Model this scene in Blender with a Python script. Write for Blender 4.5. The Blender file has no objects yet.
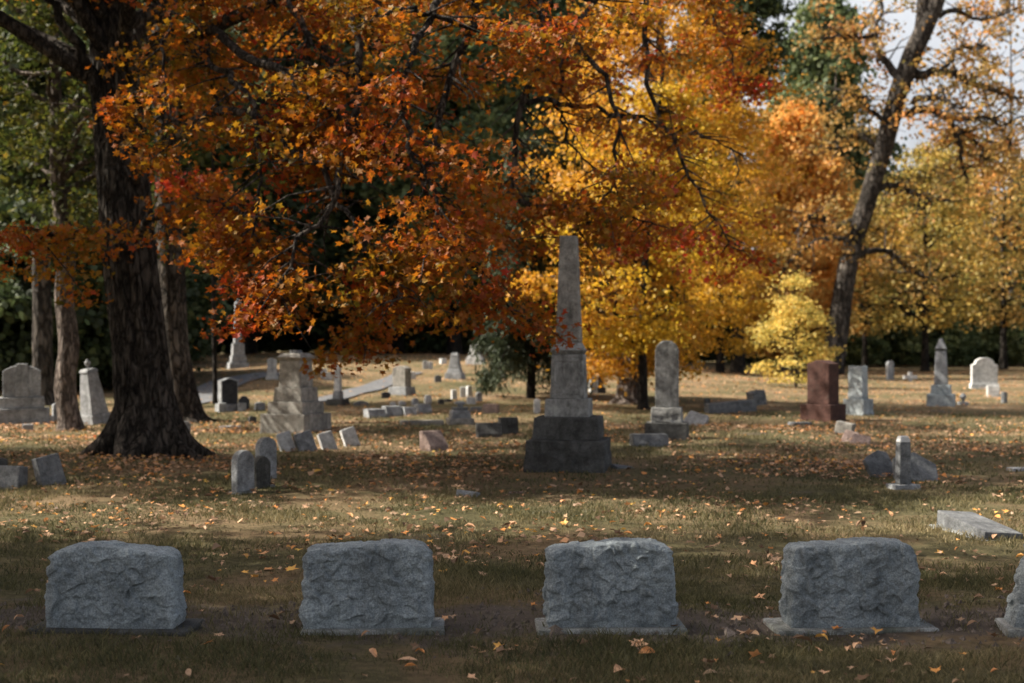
import bpy, bmesh, math, random
import numpy as np
from mathutils import Vector, Matrix, noise as mnoise

SC = bpy.context.scene
COL = SC.collection
R = math.radians
F = 1422.0            # focal length in pixels of a 50 mm lens at 1024 px
EYE = 1.55
HZ = 341.5
rng = np.random.default_rng(7)
random.seed(7)

# ------------------------------------------------------------------ terrain
def sst(a, b, v):
    t = np.clip((v - a) / (b - a), 0, 1)
    return t * t * (3 - 2 * t)

def H(x, y):
    x = np.asarray(x, float); y = np.asarray(y, float)
    far = sst(24, 60, y)
    win = sst(-26, -12, x) * (1 - sst(1.0, 9.0, x - 0.02 * y))
    h = 0.95 * far * (0.35 + 0.65 * win) * (1 - 0.55 * sst(4, 16, x))
    h = h + 0.26 * np.exp(-(((x + 7.0) / 2.6) ** 2 + ((y - 41) / 5.0) ** 2))      # mound inside the road loop
    h = h + 0.025 * np.sin(x * 0.9 + 1.3) * np.sin(y * 0.7 + 0.4) + 0.012 * np.sin(x * 2.3 + y * 1.7)
    return h

def gp(px, py):
    """ground point seen at a photo pixel"""
    dx, dz = (px - 512) / F, (HZ - py) / F
    y = 4.0
    last = y
    while y < 140:
        if EYE + dz * y < float(H(dx * y, y)):
            break
        last = y; y += 0.25
    a, b = last, y
    for _ in range(30):
        m = (a + b) / 2
        if EYE + dz * m < float(H(dx * m, m)): b = m
        else: a = m
    y = (a + b) / 2
    return Vector((dx * y, y, float(H(dx * y, y))))

def P(px, py, y):
    """space point at a photo pixel and a distance"""
    return Vector(((px - 512) / F * y, y, EYE + (HZ - py) / F * y))

# ------------------------------------------------------------------ objects
def thing(name, label, cat, loc=(0, 0, 0), rz=0, group=None, tilt=(0, 0)):
    o = bpy.data.objects.new(name, None); COL.objects.link(o)
    o.empty_display_size = 0.2
    o.location = loc; o.rotation_euler = (tilt[0], tilt[1], rz)
    o['label'] = label; o['category'] = cat
    if group: o['group'] = group
    return o

def link(name, me, mat, parent=None):
    o = bpy.data.objects.new(name, me); COL.objects.link(o)
    if mat is not None and not me.materials: me.materials.append(mat)
    if parent is not None: o.parent = parent
    return o

def obj(name, bm, mat, parent=None, smooth=False):
    me = bpy.data.meshes.new(name); bm.to_mesh(me); bm.free()
    if smooth:
        me.polygons.foreach_set('use_smooth', [True] * len(me.polygons))
    return link(name, me, mat, parent)

def tag(o, label=None, cat=None, group=None, kind=None):
    if label: o['label'] = label
    if cat: o['category'] = cat
    if group: o['group'] = group
    if kind: o['kind'] = kind
    return o

def copy_thing(root, loc, rz, label, group=None, scale=None, tilt=(0, 0)):
    r = root.copy(); COL.objects.link(r)
    r.location = loc; r.rotation_euler = (tilt[0], tilt[1], rz); r['label'] = label
    if group: r['group'] = group
    if scale: r.scale = scale if hasattr(scale, '__len__') else (scale,) * 3
    for ch in list(root.children):
        c = ch.copy(); COL.objects.link(c); c.parent = r
    return r

def raw_mesh(name, V, loops, starts, totals, smooth=False):
    me = bpy.data.meshes.new(name)
    me.vertices.add(len(V)); me.vertices.foreach_set('co', np.ascontiguousarray(V, dtype=np.float32).ravel())
    me.loops.add(len(loops)); me.loops.foreach_set('vertex_index', np.ascontiguousarray(loops, dtype=np.int32))
    me.polygons.add(len(starts))
    me.polygons.foreach_set('loop_start', np.ascontiguousarray(starts, dtype=np.int32))
    me.polygons.foreach_set('loop_total', np.ascontiguousarray(totals, dtype=np.int32))
    me.polygons.foreach_set('use_smooth', np.full(len(starts), smooth))
    me.update(calc_edges=True)
    return me

# ------------------------------------------------------------------ materials
def nt(name):
    m = bpy.data.materials.new(name); m.use_nodes = True
    t = m.node_tree; t.nodes.clear()
    return m, t
def N(t, typ, **kw):
    n = t.nodes.new(typ)
    for k, v in kw.items():
        if k.startswith('_'): setattr(n, k[1:], v)
        else: n.inputs[k.replace('__', ' ')].default_value = v
    return n
def ramp(t, stops, interp='LINEAR'):
    n = t.nodes.new('ShaderNodeValToRGB'); cr = n.color_ramp; cr.interpolation = interp
    while len(cr.elements) < len(stops): cr.elements.new(0.5)
    for e, (p, c) in zip(cr.elements, stops):
        e.position = p; e.color = (c[0], c[1], c[2], 1) if hasattr(c, '__len__') else (c, c, c, 1)
    return n
def mix(t, fac, a, b, mode='MIX'):
    n = t.nodes.new('ShaderNodeMix'); n.data_type = 'RGBA'; n.blend_type = mode
    for sock, v in ((n.inputs['Factor'], fac), (n.inputs['A'], a), (n.inputs['B'], b)):
        if isinstance(v, bpy.types.NodeSocket): t.links.new(v, sock)
        elif hasattr(v, '__len__'): sock.default_value = (v[0], v[1], v[2], 1)
        else: sock.default_value = v
    return n.outputs['Result']
def coords(t, kind='Object', scale=(1, 1, 1), seed=True):
    tc = t.nodes.new('ShaderNodeTexCoord')
    mp = t.nodes.new('ShaderNodeMapping'); mp.inputs['Scale'].default_value = scale
    t.links.new(tc.outputs[kind], mp.inputs['Vector'])
    if seed:
        oi = t.nodes.new('ShaderNodeObjectInfo')
        mu = t.nodes.new('ShaderNodeMath'); mu.operation = 'MULTIPLY'; mu.inputs[1].default_value = 37
        t.links.new(oi.outputs['Random'], mu.inputs[0])
        t.links.new(mu.outputs[0], mp.inputs['Location'])
    return mp.outputs[0]
def noise(t, vec, scale, detail=6, rough=0.6, dist=0.0):
    n = t.nodes.new('ShaderNodeTexNoise')
    n.inputs['Scale'].default_value = scale; n.inputs['Detail'].default_value = detail
    n.inputs['Roughness'].default_value = rough; n.inputs['Distortion'].default_value = dist
    t.links.new(vec, n.inputs['Vector'])
    return n.outputs['Fac']
def principled(t, col, rough=0.8, bump=None, spec=0.3):
    b = t.nodes.new('ShaderNodeBsdfPrincipled')
    if isinstance(col, bpy.types.NodeSocket): t.links.new(col, b.inputs['Base Color'])
    else: b.inputs['Base Color'].default_value = (*col, 1)
    b.inputs['Roughness'].default_value = rough
    b.inputs['Specular IOR Level'].default_value = spec
    if bump: t.links.new(bump, b.inputs['Normal'])
    o = t.nodes.new('ShaderNodeOutputMaterial'); t.links.new(b.outputs[0], o.inputs['Surface'])
    return b
def bump(t, h, strength, dist):
    n = t.nodes.new('ShaderNodeBump'); n.inputs['Strength'].default_value = strength; n.inputs['Distance'].default_value = dist
    t.links.new(h, n.inputs['Height']); return n.outputs[0]

def stone_mat(name, light, dark, stain=(0.03, 0.03, 0.025), stain_amt=0.5, lichen=(0.35, 0.36, 0.32), lich_amt=0.25, speck=0.5, bs=0.5):
    m, t = nt(name)
    v = coords(t)
    big = noise(t, v, 2.6, 7, 0.65, 0.4)
    c = mix(t, ramp_f(t, big, 0.32, 0.68), dark, light)
    sp = noise(t, v, 120, 2, 0.5)
    c = mix(t, speck, c, ramp_c(t, sp, [(0.35, (0.25, 0.25, 0.26)), (0.5, (0.5, 0.5, 0.5)), (0.66, (0.8, 0.8, 0.78))]), 'OVERLAY')
    # water stains run down the faces
    v2 = coords(t, scale=(5, 5, 0.7))
    st = ramp_f(t, noise(t, v2, 1.7, 6, 0.7), 0.5, 0.72)
    fm = t.nodes.new('ShaderNodeMath'); fm.operation = 'MULTIPLY'; t.links.new(st, fm.inputs[0]); fm.inputs[1].default_value = stain_amt
    c = mix(t, fm.outputs[0], c, stain)
    li = ramp_f(t, noise(t, v, 9, 8, 0.75), 0.56, 0.66)
    fl = t.nodes.new('ShaderNodeMath'); fl.operation = 'MULTIPLY'; t.links.new(li, fl.inputs[0]); fl.inputs[1].default_value = lich_amt
    c = mix(t, fl.outputs[0], c, lichen)
    mot = noise(t, v, 11, 9, 0.78)
    c = mix(t, 0.45 if bs >= 0.7 else 0.75, c, ramp_c(t, mot, [(0.34, (0.16, 0.16, 0.155)), (0.5, (0.47, 0.47, 0.47)), (0.68, (0.74, 0.74, 0.73))]), 'OVERLAY')
    b1 = bump(t, noise(t, v, 30, 9, 0.8), min(1.0, bs * 1.6), 0.03)
    principled(t, c, 0.9, b1, 0.2)
    return m
def ramp_f(t, val, a, b):
    r = ramp(t, [(a, 0.0), (b, 1.0)]); t.links.new(val, r.inputs[0]); return r.outputs[0]
def ramp_c(t, val, stops):
    r = ramp(t, stops); t.links.new(val, r.inputs[0]); return r.outputs[0]

def leaf_mat(name, stops, clump=0.6, clump_stops=None, trans=0.5, scale=0.9, rough=0.6, gloss=0.025):
    """stops: colours picked leaf by leaf; clump: how much whole sprays share a hue"""
    m, t = nt(name)
    geo = t.nodes.new('ShaderNodeNewGeometry')
    v = coords(t)
    nz = noise(t, v, scale, 3, 0.6)
    mr = t.nodes.new('ShaderNodeMapRange'); mr.inputs['From Min'].default_value = 0.3; mr.inputs['From Max'].default_value = 0.7
    t.links.new(nz, mr.inputs['Value'])
    mx = t.nodes.new('ShaderNodeMix'); mx.data_type = 'FLOAT'; mx.inputs['Factor'].default_value = clump
    t.links.new(geo.outputs['Random Per Island'], mx.inputs['A']); t.links.new(mr.outputs[0], mx.inputs['B'])
    c = ramp_c(t, mx.outputs['Result'], stops)
    oi = t.nodes.new('ShaderNodeObjectInfo')
    hs = t.nodes.new('ShaderNodeHueSaturation')
    m1 = t.nodes.new('ShaderNodeMapRange'); m1.inputs['To Min'].default_value = 0.485; m1.inputs['To Max'].default_value = 0.515
    m2 = t.nodes.new('ShaderNodeMapRange'); m2.inputs['To Min'].default_value = 0.75; m2.inputs['To Max'].default_value = 1.25
    t.links.new(oi.outputs['Random'], m1.inputs['Value']); t.links.new(geo.outputs['Random Per Island'], m2.inputs['Value'])
    t.links.new(m1.outputs[0], hs.inputs['Hue']); t.links.new(m2.outputs[0], hs.inputs['Value'])
    t.links.new(c, hs.inputs['Color'])
    c = hs.outputs[0]
    d = t.nodes.new('ShaderNodeBsdfDiffuse'); t.links.new(c, d.inputs[0])
    tr = t.nodes.new('ShaderNodeBsdfTranslucent'); t.links.new(c, tr.inputs[0])
    s = t.nodes.new('ShaderNodeMixShader'); s.inputs[0].default_value = trans
    t.links.new(d.outputs[0], s.inputs[1]); t.links.new(tr.outputs[0], s.inputs[2])
    g = t.nodes.new('ShaderNodeBsdfGlossy'); g.inputs['Roughness'].default_value = rough; g.inputs[0].default_value = (0.8, 0.8, 0.8, 1)
    s2 = t.nodes.new('ShaderNodeMixShader'); s2.inputs[0].default_value = gloss
    t.links.new(s.outputs[0], s2.inputs[1]); t.links.new(g.outputs[0], s2.inputs[2])
    o = t.nodes.new('ShaderNodeOutputMaterial'); t.links.new(s2.outputs[0], o.inputs['Surface'])
    return m

def bark_mat(name, dark, light, sc=1.0, patch=None):
    m, t = nt(name)
    v = coords(t, scale=(10 * sc, 10 * sc, 1.6 * sc))
    n1 = noise(t, v, 1.5, 10, 0.75, 0.9)
    c = ramp_c(t, n1, [(0.38, dark), (0.5, tuple((a * 1.3 + b * .7) / 2 for a, b in zip(dark, light))), (0.64, light)])
    v2 = coords(t)
    c = mix(t, ramp_f(t, noise(t, v2, 1.1, 5, 0.6), 0.45, 0.75), c, patch or tuple(x * 1.2 for x in light))
    b1 = bump(t, n1, 1.0, 0.14)
    # plates parted by fissures
    vv = coords(t, scale=(6 * sc, 6 * sc, 1.9 * sc))
    nd = t.nodes.new('ShaderNodeTexNoise'); nd.inputs['Scale'].default_value = 2.2; nd.inputs['Detail'].default_value = 4; t.links.new(vv, nd.inputs['Vector'])
    ad = t.nodes.new('ShaderNodeVectorMath'); ad.operation = 'MULTIPLY_ADD'; ad.inputs[1].default_value = (0.9, 0.9, 0.9)
    t.links.new(nd.outputs['Color'], ad.inputs[0]); t.links.new(vv, ad.inputs[2])
    vo = t.nodes.new('ShaderNodeTexVoronoi'); vo.feature = 'DISTANCE_TO_EDGE'; vo.inputs['Scale'].default_value = 1.5; t.links.new(ad.outputs[0], vo.inputs['Vector'])
    pl = ramp_f(t, vo.outputs['Distance'], 0.0, 0.22)
    c = mix(t, ramp_c(t, pl, [(0.0, 0.85), (1.0, 0.0)]), c, tuple(x * 0.7 for x in dark))
    b2 = t.nodes.new('ShaderNodeBump'); b2.inputs['Strength'].default_value = 1.0; b2.inputs['Distance'].default_value = 0.08
    t.links.new(pl, b2.inputs['Height']); t.links.new(b1, b2.inputs['Normal'])
    principled(t, c, 0.92, b2.outputs[0], 0.15)
    return m

GRANITE = stone_mat('weathered_grey_granite', (0.38, 0.392, 0.40), (0.165, 0.172, 0.178), lich_amt=0.25)
ROCKFACE = stone_mat('rock_faced_blue_grey_granite', (0.45, 0.50, 0.515), (0.21, 0.242, 0.256), stain_amt=0.5, lich_amt=0.25, lichen=(0.40, 0.43, 0.43), bs=0.7)
DARKSTONE = stone_mat('dark_stained_stone', (0.12, 0.12, 0.115), (0.045, 0.045, 0.042), lich_amt=0.12, stain_amt=0.7)
MARBLE = stone_mat('weathered_white_marble', (0.66, 0.66, 0.64), (0.42, 0.43, 0.43), stain_amt=0.35, lich_amt=0.1, speck=0.2)
OLDMARBLE = stone_mat('blackened_old_marble', (0.42, 0.42, 0.40), (0.12, 0.12, 0.114), stain_amt=0.75, lichen=(0.55, 0.56, 0.52), lich_amt=0.4, speck=0.25)
BROWNSTONE = stone_mat('brownish_sandstone', (0.38, 0.36, 0.32), (0.17, 0.16, 0.142), stain_amt=0.55, lich_amt=0.15)
REDGRANITE = stone_mat('red_brown_granite', (0.085, 0.042, 0.033), (0.05, 0.026, 0.021), stain_amt=0.25, lich_amt=0.06, bs=0.15)
PINKSTONE = stone_mat('pinkish_granite', (0.36, 0.27, 0.23), (0.22, 0.16, 0.14), stain_amt=0.3, lich_amt=0.15)
CONCRETE = stone_mat('mossy_concrete_base', (0.36, 0.37, 0.36), (0.14, 0.15, 0.13), stain_amt=0.7, stain=(0.05, 0.055, 0.03), lich_amt=0.35)
BLACKGRANITE = stone_mat('polished_black_granite', (0.05, 0.052, 0.058), (0.025, 0.026, 0.03), stain_amt=0.1, lich_amt=0.04, bs=0.05)
SLATE = stone_mat('blue_slate', (0.215, 0.222, 0.226), (0.10, 0.105, 0.108), stain_amt=0.3, lich_amt=0.25)

BARK = bark_mat('dark_maple_bark', (0.014, 0.012, 0.01), (0.19, 0.16, 0.13))
BARKL = bark_mat('pale_grey_bark', (0.07, 0.055, 0.045), (0.42, 0.35, 0.30), 1.2)
BARKG = bark_mat('grey_brown_bark', (0.022, 0.019, 0.016), (0.19, 0.165, 0.14), 0.6)
BARKD = bark_mat('dark_woodland_bark', (0.015, 0.013, 0.011), (0.07, 0.06, 0.05), 0.7)  # darkest bark tone, for the woods, evergreen and thin stems

L_MAPLE = leaf_mat('orange_maple_leaf', [(0.0, (0.05, 0.058, 0.009)), (0.14, (0.13, 0.095, 0.010)), (0.3, (0.30, 0.145, 0.010)), (0.5, (0.31, 0.088, 0.007)), (0.7, (0.29, 0.052, 0.006)), (0.86, (0.33, 0.022, 0.009)), (1.0, (0.40, 0.009, 0.022))], clump=0.62, trans=0.52, scale=0.7)
L_YELLOW = leaf_mat('golden_maple_leaf', [(0.0, (0.24, 0.17, 0.018)), (0.4, (0.50, 0.29, 0.024)), (0.75, (0.58, 0.31, 0.025)), (1.0, (0.48, 0.19, 0.018))], clump=0.5, trans=0.5)
L_LEMON = leaf_mat('lemon_sapling_leaf', [(0.0, (0.34, 0.36, 0.09)), (0.5, (0.64, 0.54, 0.12)), (1.0, (0.68, 0.47, 0.10))], clump=0.4, trans=0.5)
L_ORANGE = leaf_mat('pale_orange_leaf', [(0.0, (0.58, 0.42, 0.12)), (0.4, (0.74, 0.43, 0.13)), (0.75, (0.72, 0.32, 0.07)), (1.0, (0.62, 0.18, 0.03))], clump=0.65, trans=0.5, scale=0.35)
L_GOLD = leaf_mat('olive_gold_leaf', [(0.0, (0.10, 0.12, 0.035)), (0.3, (0.28, 0.22, 0.06)), (0.65, (0.46, 0.28, 0.065)), (1.0, (0.54, 0.22, 0.045))], clump=0.6, trans=0.45, scale=0.4)
L_GREEN = leaf_mat('mid_green_leaf', [(0.0, (0.05, 0.085, 0.035)), (0.5, (0.10, 0.14, 0.06)), (0.85, (0.17, 0.19, 0.07)), (1.0, (0.30, 0.23, 0.06))], clump=0.6, trans=0.4, scale=0.4)
L_LIME = leaf_mat('yellow_green_leaf', [(0.0, (0.02, 0.034, 0.008)), (0.5, (0.05, 0.062, 0.011)), (0.85, (0.125, 0.11, 0.017)), (1.0, (0.30, 0.15, 0.02))], clump=0.5, trans=0.5, scale=0.8)  # leaf colours darkened in place of shade on the slim left tree
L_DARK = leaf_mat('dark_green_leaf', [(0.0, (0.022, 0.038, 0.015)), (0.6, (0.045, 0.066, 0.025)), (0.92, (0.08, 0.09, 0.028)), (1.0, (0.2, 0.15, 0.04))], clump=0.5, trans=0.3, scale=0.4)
L_SPRUCE = leaf_mat('grey_green_needle', [(0.0, (0.024, 0.036, 0.017)), (0.6, (0.048, 0.064, 0.032)), (1.0, (0.09, 0.10, 0.05))], clump=0.5, trans=0.15)
L_LITTER = leaf_mat('dry_fallen_leaf', [(0.0, (0.06, 0.035, 0.02)), (0.3, (0.20, 0.12, 0.065)), (0.45, (0.42, 0.28, 0.17)), (0.66, (0.54, 0.33, 0.19)), (0.8, (0.56, 0.24, 0.07)), (0.92, (0.52, 0.33, 0.07)), (1.0, (0.45, 0.06, 0.045))], clump=0.25, trans=0.15, scale=0.5)
L_GRASS = leaf_mat('short_grass_blade', [(0.0, (0.05, 0.055, 0.022)), (0.4, (0.095, 0.09, 0.036)), (0.7, (0.185, 0.15, 0.072)), (1.0, (0.33, 0.255, 0.135))], clump=0.6, trans=0.3, scale=0.55)

def ground_mat():
    m, t = nt('autumn_lawn_soil')
    v = coords(t, seed=False)
    a = noise(t, v, 0.45, 8, 0.65, 0.3)
    c = ramp_c(t, a, [(0.3, (0.075, 0.07, 0.034)), (0.45, (0.125, 0.108, 0.055)), (0.56, (0.20, 0.142, 0.08)), (0.7, (0.31, 0.22, 0.13))])
    fine = noise(t, v, 14, 8, 0.75)
    c = mix(t, 0.75, c, ramp_c(t, fine, [(0.3, (0.2, 0.2, 0.18)), (0.5, (0.5, 0.5, 0.5)), (0.7, (0.82, 0.8, 0.74))]), 'OVERLAY')
    # bare trodden soil along the front row of stones and in scattered patches
    sp = t.nodes.new('ShaderNodeSeparateXYZ'); t.links.new(v, sp.inputs[0])
    def band(lo, hi, soft):
        m1 = t.nodes.new('ShaderNodeMapRange'); m1.interpolation_type = 'SMOOTHSTEP'
        m1.inputs['From Min'].default_value = lo - soft; m1.inputs['From Max'].default_value = lo + soft
        m2 = t.nodes.new('ShaderNodeMapRange'); m2.interpolation_type = 'SMOOTHSTEP'
        m2.inputs['From Min'].default_value = hi + soft; m2.inputs['From Max'].default_value = hi - soft
        w = t.nodes.new('ShaderNodeMath'); w.operation = 'MULTIPLY_ADD'
        t.links.new(noise(t, v, 2.2, 9, 0.72), w.inputs[0]); w.inputs[1].default_value = 2.2
        t.links.new(sp.outputs['Y'], w.inputs[2])
        t.links.new(w.outputs[0], m1.inputs['Value']); t.links.new(w.outputs[0], m2.inputs['Value'])
        mu = t.nodes.new('ShaderNodeMath'); mu.operation = 'MULTIPLY'
        t.links.new(m1.outputs[0], mu.inputs[0]); t.links.new(m2.outputs[0], mu.inputs[1])
        return mu.outputs[0]
    soil = ramp_c(t, noise(t, v, 5, 8, 0.7), [(0.3, (0.09, 0.072, 0.058)), (0.6, (0.16, 0.13, 0.105)), (0.75, (0.24, 0.20, 0.165))])
    c = mix(t, band(8.5, 9.4, 0.25), c, soil)
    pm = ramp_f(t, noise(t, v, 0.6, 6, 0.6), 0.62, 0.7)
    c = mix(t, pm, c, soil)
    b1 = bump(t, noise(t, v, 22, 10, 0.8), 1.0, 0.05)
    principled(t, c, 0.95, b1, 0.1)
    return m
GROUND = ground_mat()
def road_mat():
    m, t = nt('pale_grey_asphalt')
    v = coords(t, seed=False)
    c = ramp_c(t, noise(t, v, 3, 8, 0.7), [(0.3, (0.09, 0.093, 0.098)), (0.7, (0.16, 0.163, 0.166))])
    principled(t, c, 0.9, bump(t, noise(t, v, 60, 4), 0.4, 0.01), 0.2)
    return m
ROAD = road_mat()

# ------------------------------------------------------------------ mesh helpers
def tube(points, radii, segs=10, ridge=0.0, flare=None, closed_tip=True, sd=0.0):
    """swept tube with ridged bark; returns verts, quads"""
    P_ = np.array([list(p) for p in points], float); n = len(P_)
    T = np.gradient(P_, axis=0); T /= np.linalg.norm(T, axis=1)[:, None] + 1e-9
    up = np.array([0.0, 1.0, 0.0]) if abs(T[0][1]) < 0.9 else np.array([1.0, 0, 0])
    V = []
    A = np.cross(up, T[0]); A /= np.linalg.norm(A)
    for i in range(n):
        A = A - T[i] * A.dot(T[i]); A /= np.linalg.norm(A) + 1e-9
        B = np.cross(T[i], A)
        for k in range(segs):
            th = 2 * math.pi * k / segs
            r = radii[i]
            if ridge:
                q = P_[i]
                nz = mnoise.noise(Vector((math.cos(th) * 3.4 + sd, math.sin(th) * 3.4, q[2] * 0.45)))
                nz2 = abs(mnoise.noise(Vector((math.cos(th) * 9 + sd, math.sin(th) * 9, q[2] * 1.1 + 5))))
                nz3 = abs(mnoise.noise(Vector((math.cos(th) * 22 + sd, math.sin(th) * 22, q[2] * 1.9 + 9))))
                r *= 1 + ridge * (nz * 0.75 - nz2 * 0.8 - (nz3 * 0.45 if segs > 60 else 0))
            if flare:
                r *= 1 + flare(i, th)
            V.append(P_[i] + (A * math.cos(th) + B * math.sin(th)) * r)
    Q = []
    for i in range(n - 1):
        for k in range(segs):
            a = i * segs + k; b = i * segs + (k + 1) % segs
            Q.append((a, b, b + segs, a + segs))
    return np.array(V), Q

def smooth_path(pts, rad, n):
    """Catmull-Rom resampling of control points with radii"""
    pts = [Vector(p) for p in pts]; m = len(pts)
    out, rr = [], []
    for i in range(n):
        u = i / (n - 1) * (m - 1); k = min(int(u), m - 2); f = u - k
        p0, p1, p2, p3 = pts[max(k - 1, 0)], pts[k], pts[k + 1], pts[min(k + 2, m - 1)]
        q = 0.5 * ((2 * p1) + (p2 - p0) * f + (2 * p0 - 5 * p1 + 4 * p2 - p3) * f * f + (3 * p1 - p0 - 3 * p2 + p3) * f ** 3)
        out.append(q); rr.append(rad[k] * (1 - f) + rad[k + 1] * f)
    return out, rr

class Tubes:
    def __init__(s): s.V, s.Q, s.n = [], [], 0
    def add(s, pts, rad, segs=6, **kw):
        v, q = tube(pts, rad, segs, **kw)
        s.Q.append(np.array(q) + s.n); s.V.append(v); s.n += len(v)
    def build(s, name, mat, parent):
        V = np.concatenate(s.V); Q = np.concatenate(s.Q)
        me = raw_mesh(name, V, Q.ravel(), np.arange(len(Q)) * 4, np.full(len(Q), 4), True)
        return link(name, me, mat, parent)

STAR = []
for ang, r in ((90, 1.0), (70, 0.5), (38, 0.86), (15, 0.42), (-25, 0.62), (-70, 0.28), (-90, 0.42), (-110, 0.28), (205, 0.62), (165, 0.42), (142, 0.86), (110, 0.5)):
    STAR.append((r * math.cos(R(ang)), r * math.sin(R(ang))))
STAR = np.array(STAR) * 0.62
ROUGH5 = np.array([(0, 0.6), (-0.5, 0.22), (-0.34, -0.45), (0.30, -0.5), (0.52, 0.18)])
DIAM = np.array([(0, 0.62), (-0.33, 0.02), (0.02, -0.6), (0.36, 0.05)])
OVAL = np.array([(0, 0.62), (-0.2, 0.36), (-0.29, 0.05), (-0.21, -0.3), (-0.03, -0.55), (0.03, -0.56), (0.22, -0.28), (0.28, 0.06), (0.18, 0.37)])
NEEDLE = np.array([(0, 0.7), (-0.13, 0.0), (0.0, -0.5), (0.14, 0.05)])

def leaves_mesh(name, C, S, shape, up_bias=0.4, droop=0.0, r=None, fold=0.12):
    r = r or rng
    n = len(C); k = len(shape)
    Nn = r.normal(size=(n, 3)); Nn[:, 2] += up_bias * 2.2
    Nn /= np.linalg.norm(Nn, axis=1)[:, None]
    A = r.normal(size=(n, 3)); A[:, 2] -= droop
    A -= Nn * (A * Nn).sum(1)[:, None]; A /= np.linalg.norm(A, axis=1)[:, None] + 1e-9
    B = np.cross(Nn, A)
    asp = 0.8 + 0.4 * r.random(n)
    V = (C[:, None, :] + S[:, None, None] * (shape[None, :, 1, None] * A[:, None, :] + shape[None, :, 0, None] * asp[:, None, None] * B[:, None, :]
         + (fold * (0.3 + 1.6 * r.random(n)))[:, None, None] * (np.abs(shape[None, :, 0, None]) - 0.5 * shape[None, :, 1, None] ** 2) * Nn[:, None, :]))
    return raw_mesh(name, V.reshape(-1, 3), np.arange(n * k), np.arange(n) * k, np.full(n, k))

# ------------------------------------------------------------------ stone helpers
def blk(z0, z1, w0, d0, w1=None, d1=None, bev=0.012, rough=0.0, cuts=0, off=(0, 0), sd=0.0):
    """a tapered stone block with worn edges"""
    w1 = w0 if w1 is None else w1; d1 = d0 if d1 is None else d1
    bm = bmesh.new()
    vs = []
    for z, w, d in ((z0, w0, d0), (z1, w1, d1)):
        for sx, sy in ((-1, -1), (1, -1), (1, 1), (-1, 1)):
            vs.append(bm.verts.new((off[0] + sx * w / 2, off[1] + sy * d / 2, z)))
    for f in ((3, 2, 1, 0), (4, 5, 6, 7), (0, 1, 5, 4), (1, 2, 6, 5), (2, 3, 7, 6), (3, 0, 4, 7)):
        bm.faces.new([vs[i] for i in f])
    finish(bm, bev, rough, cuts, sd)
    return bm

def finish(bm, bev, rough=0.0, cuts=0, sd=0.0):
    if bev: bmesh.ops.bevel(bm, geom=bm.edges[:], offset=bev, segments=2, affect='EDGES', profile=0.6)
    if cuts:
        bmesh.ops.triangulate(bm, faces=[f for f in bm.faces if len(f.verts) > 4])
        bmesh.ops.subdivide_edges(bm, edges=[e for e in bm.edges if e.calc_length() > bev * 4], cuts=cuts, use_grid_fill=True)
        bmesh.ops.triangulate(bm, faces=bm.faces[:])
    if rough:
        for v in bm.verts:
            q = v.co
            n = mnoise.noise_vector(Vector((q.x * 7 + sd, q.y * 7, q.z * 7))) * 0.7 + mnoise.noise_vector(Vector((q.x * 21 + sd, q.y * 21, q.z * 21))) * 0.35
            v.co = q + n * rough

def tablet(w, h, d, kind='round', bev=0.012, rough=0.0, sd=0.0, z0=-0.04, shoulder=0.14):
    """an upright slab cut to an outline"""
    pts = [(-w / 2, z0), (w / 2, z0)]
    if kind == 'round':
        hs = h - w * 0.5
        pts += [(w / 2 * math.cos(a), hs + w / 2 * math.sin(a)) for a in np.linspace(0, math.pi, 13)]
    elif kind == 'segment':
        hs = h - w * 0.16
        pts += [(w / 2 * c, hs + w * 0.16 * (1 - c * c)) for c in np.linspace(1, -1, 11)]
    elif kind == 'serpentine':
        hs = h - w * 0.14
        pts += [(w / 2 * c, hs + w * 0.14 * (0.5 + 0.5 * math.cos(c * math.pi)) ** 0.8) for c in np.linspace(1, -1, 15)]
    elif kind == 'shoulder':
        sh = w * shoulder; hs = h - w * 0.30
        pts += [(w / 2, hs), (w / 2 - sh * 0.25, hs + w * 0.03), (w / 2 - sh * 0.8, hs + w * 0.05), (w / 2 - sh, hs + w * 0.09)]
        r = w / 2 - sh
        pts += [(r * math.cos(a), hs + w * 0.10 + (h - hs - w * 0.10) * math.sin(a)) for a in np.linspace(0.12, math.pi - 0.12, 11)]
        pts += [(-w / 2 + sh, hs + w * 0.09), (-w / 2 + sh * 0.8, hs + w * 0.05), (-w / 2 + sh * 0.25, hs + w * 0.03), (-w / 2, hs)]
    elif kind == 'gable':
        pts += [(w / 2, h - w * 0.22), (0, h), (-w / 2, h - w * 0.22)]
    else:
        pts += [(w / 2, h), (-w / 2, h)]
    bm = bmesh.new()
    fr = [bm.verts.new((x, -d / 2, z)) for x, z in pts]; bk = [bm.verts.new((x, d / 2, z)) for x, z in pts]
    bm.faces.new(fr); bm.faces.new(bk[::-1])
    n = len(pts)
    for i in range(n):
        j = (i + 1) % n
        bm.faces.new((fr[j], fr[i], bk[i], bk[j]))
    bmesh.ops.recalc_face_normals(bm, faces=bm.faces[:])
    ed = [e for e in bm.edges if abs(e.verts[0].co.y - e.verts[1].co.y) < 1e-5]
    if bev: bmesh.ops.bevel(bm, geom=ed, offset=bev, segments=2, affect='EDGES', profile=0.6)
    if rough: finish(bm, 0, rough, 0, sd)
    return bm

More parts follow.
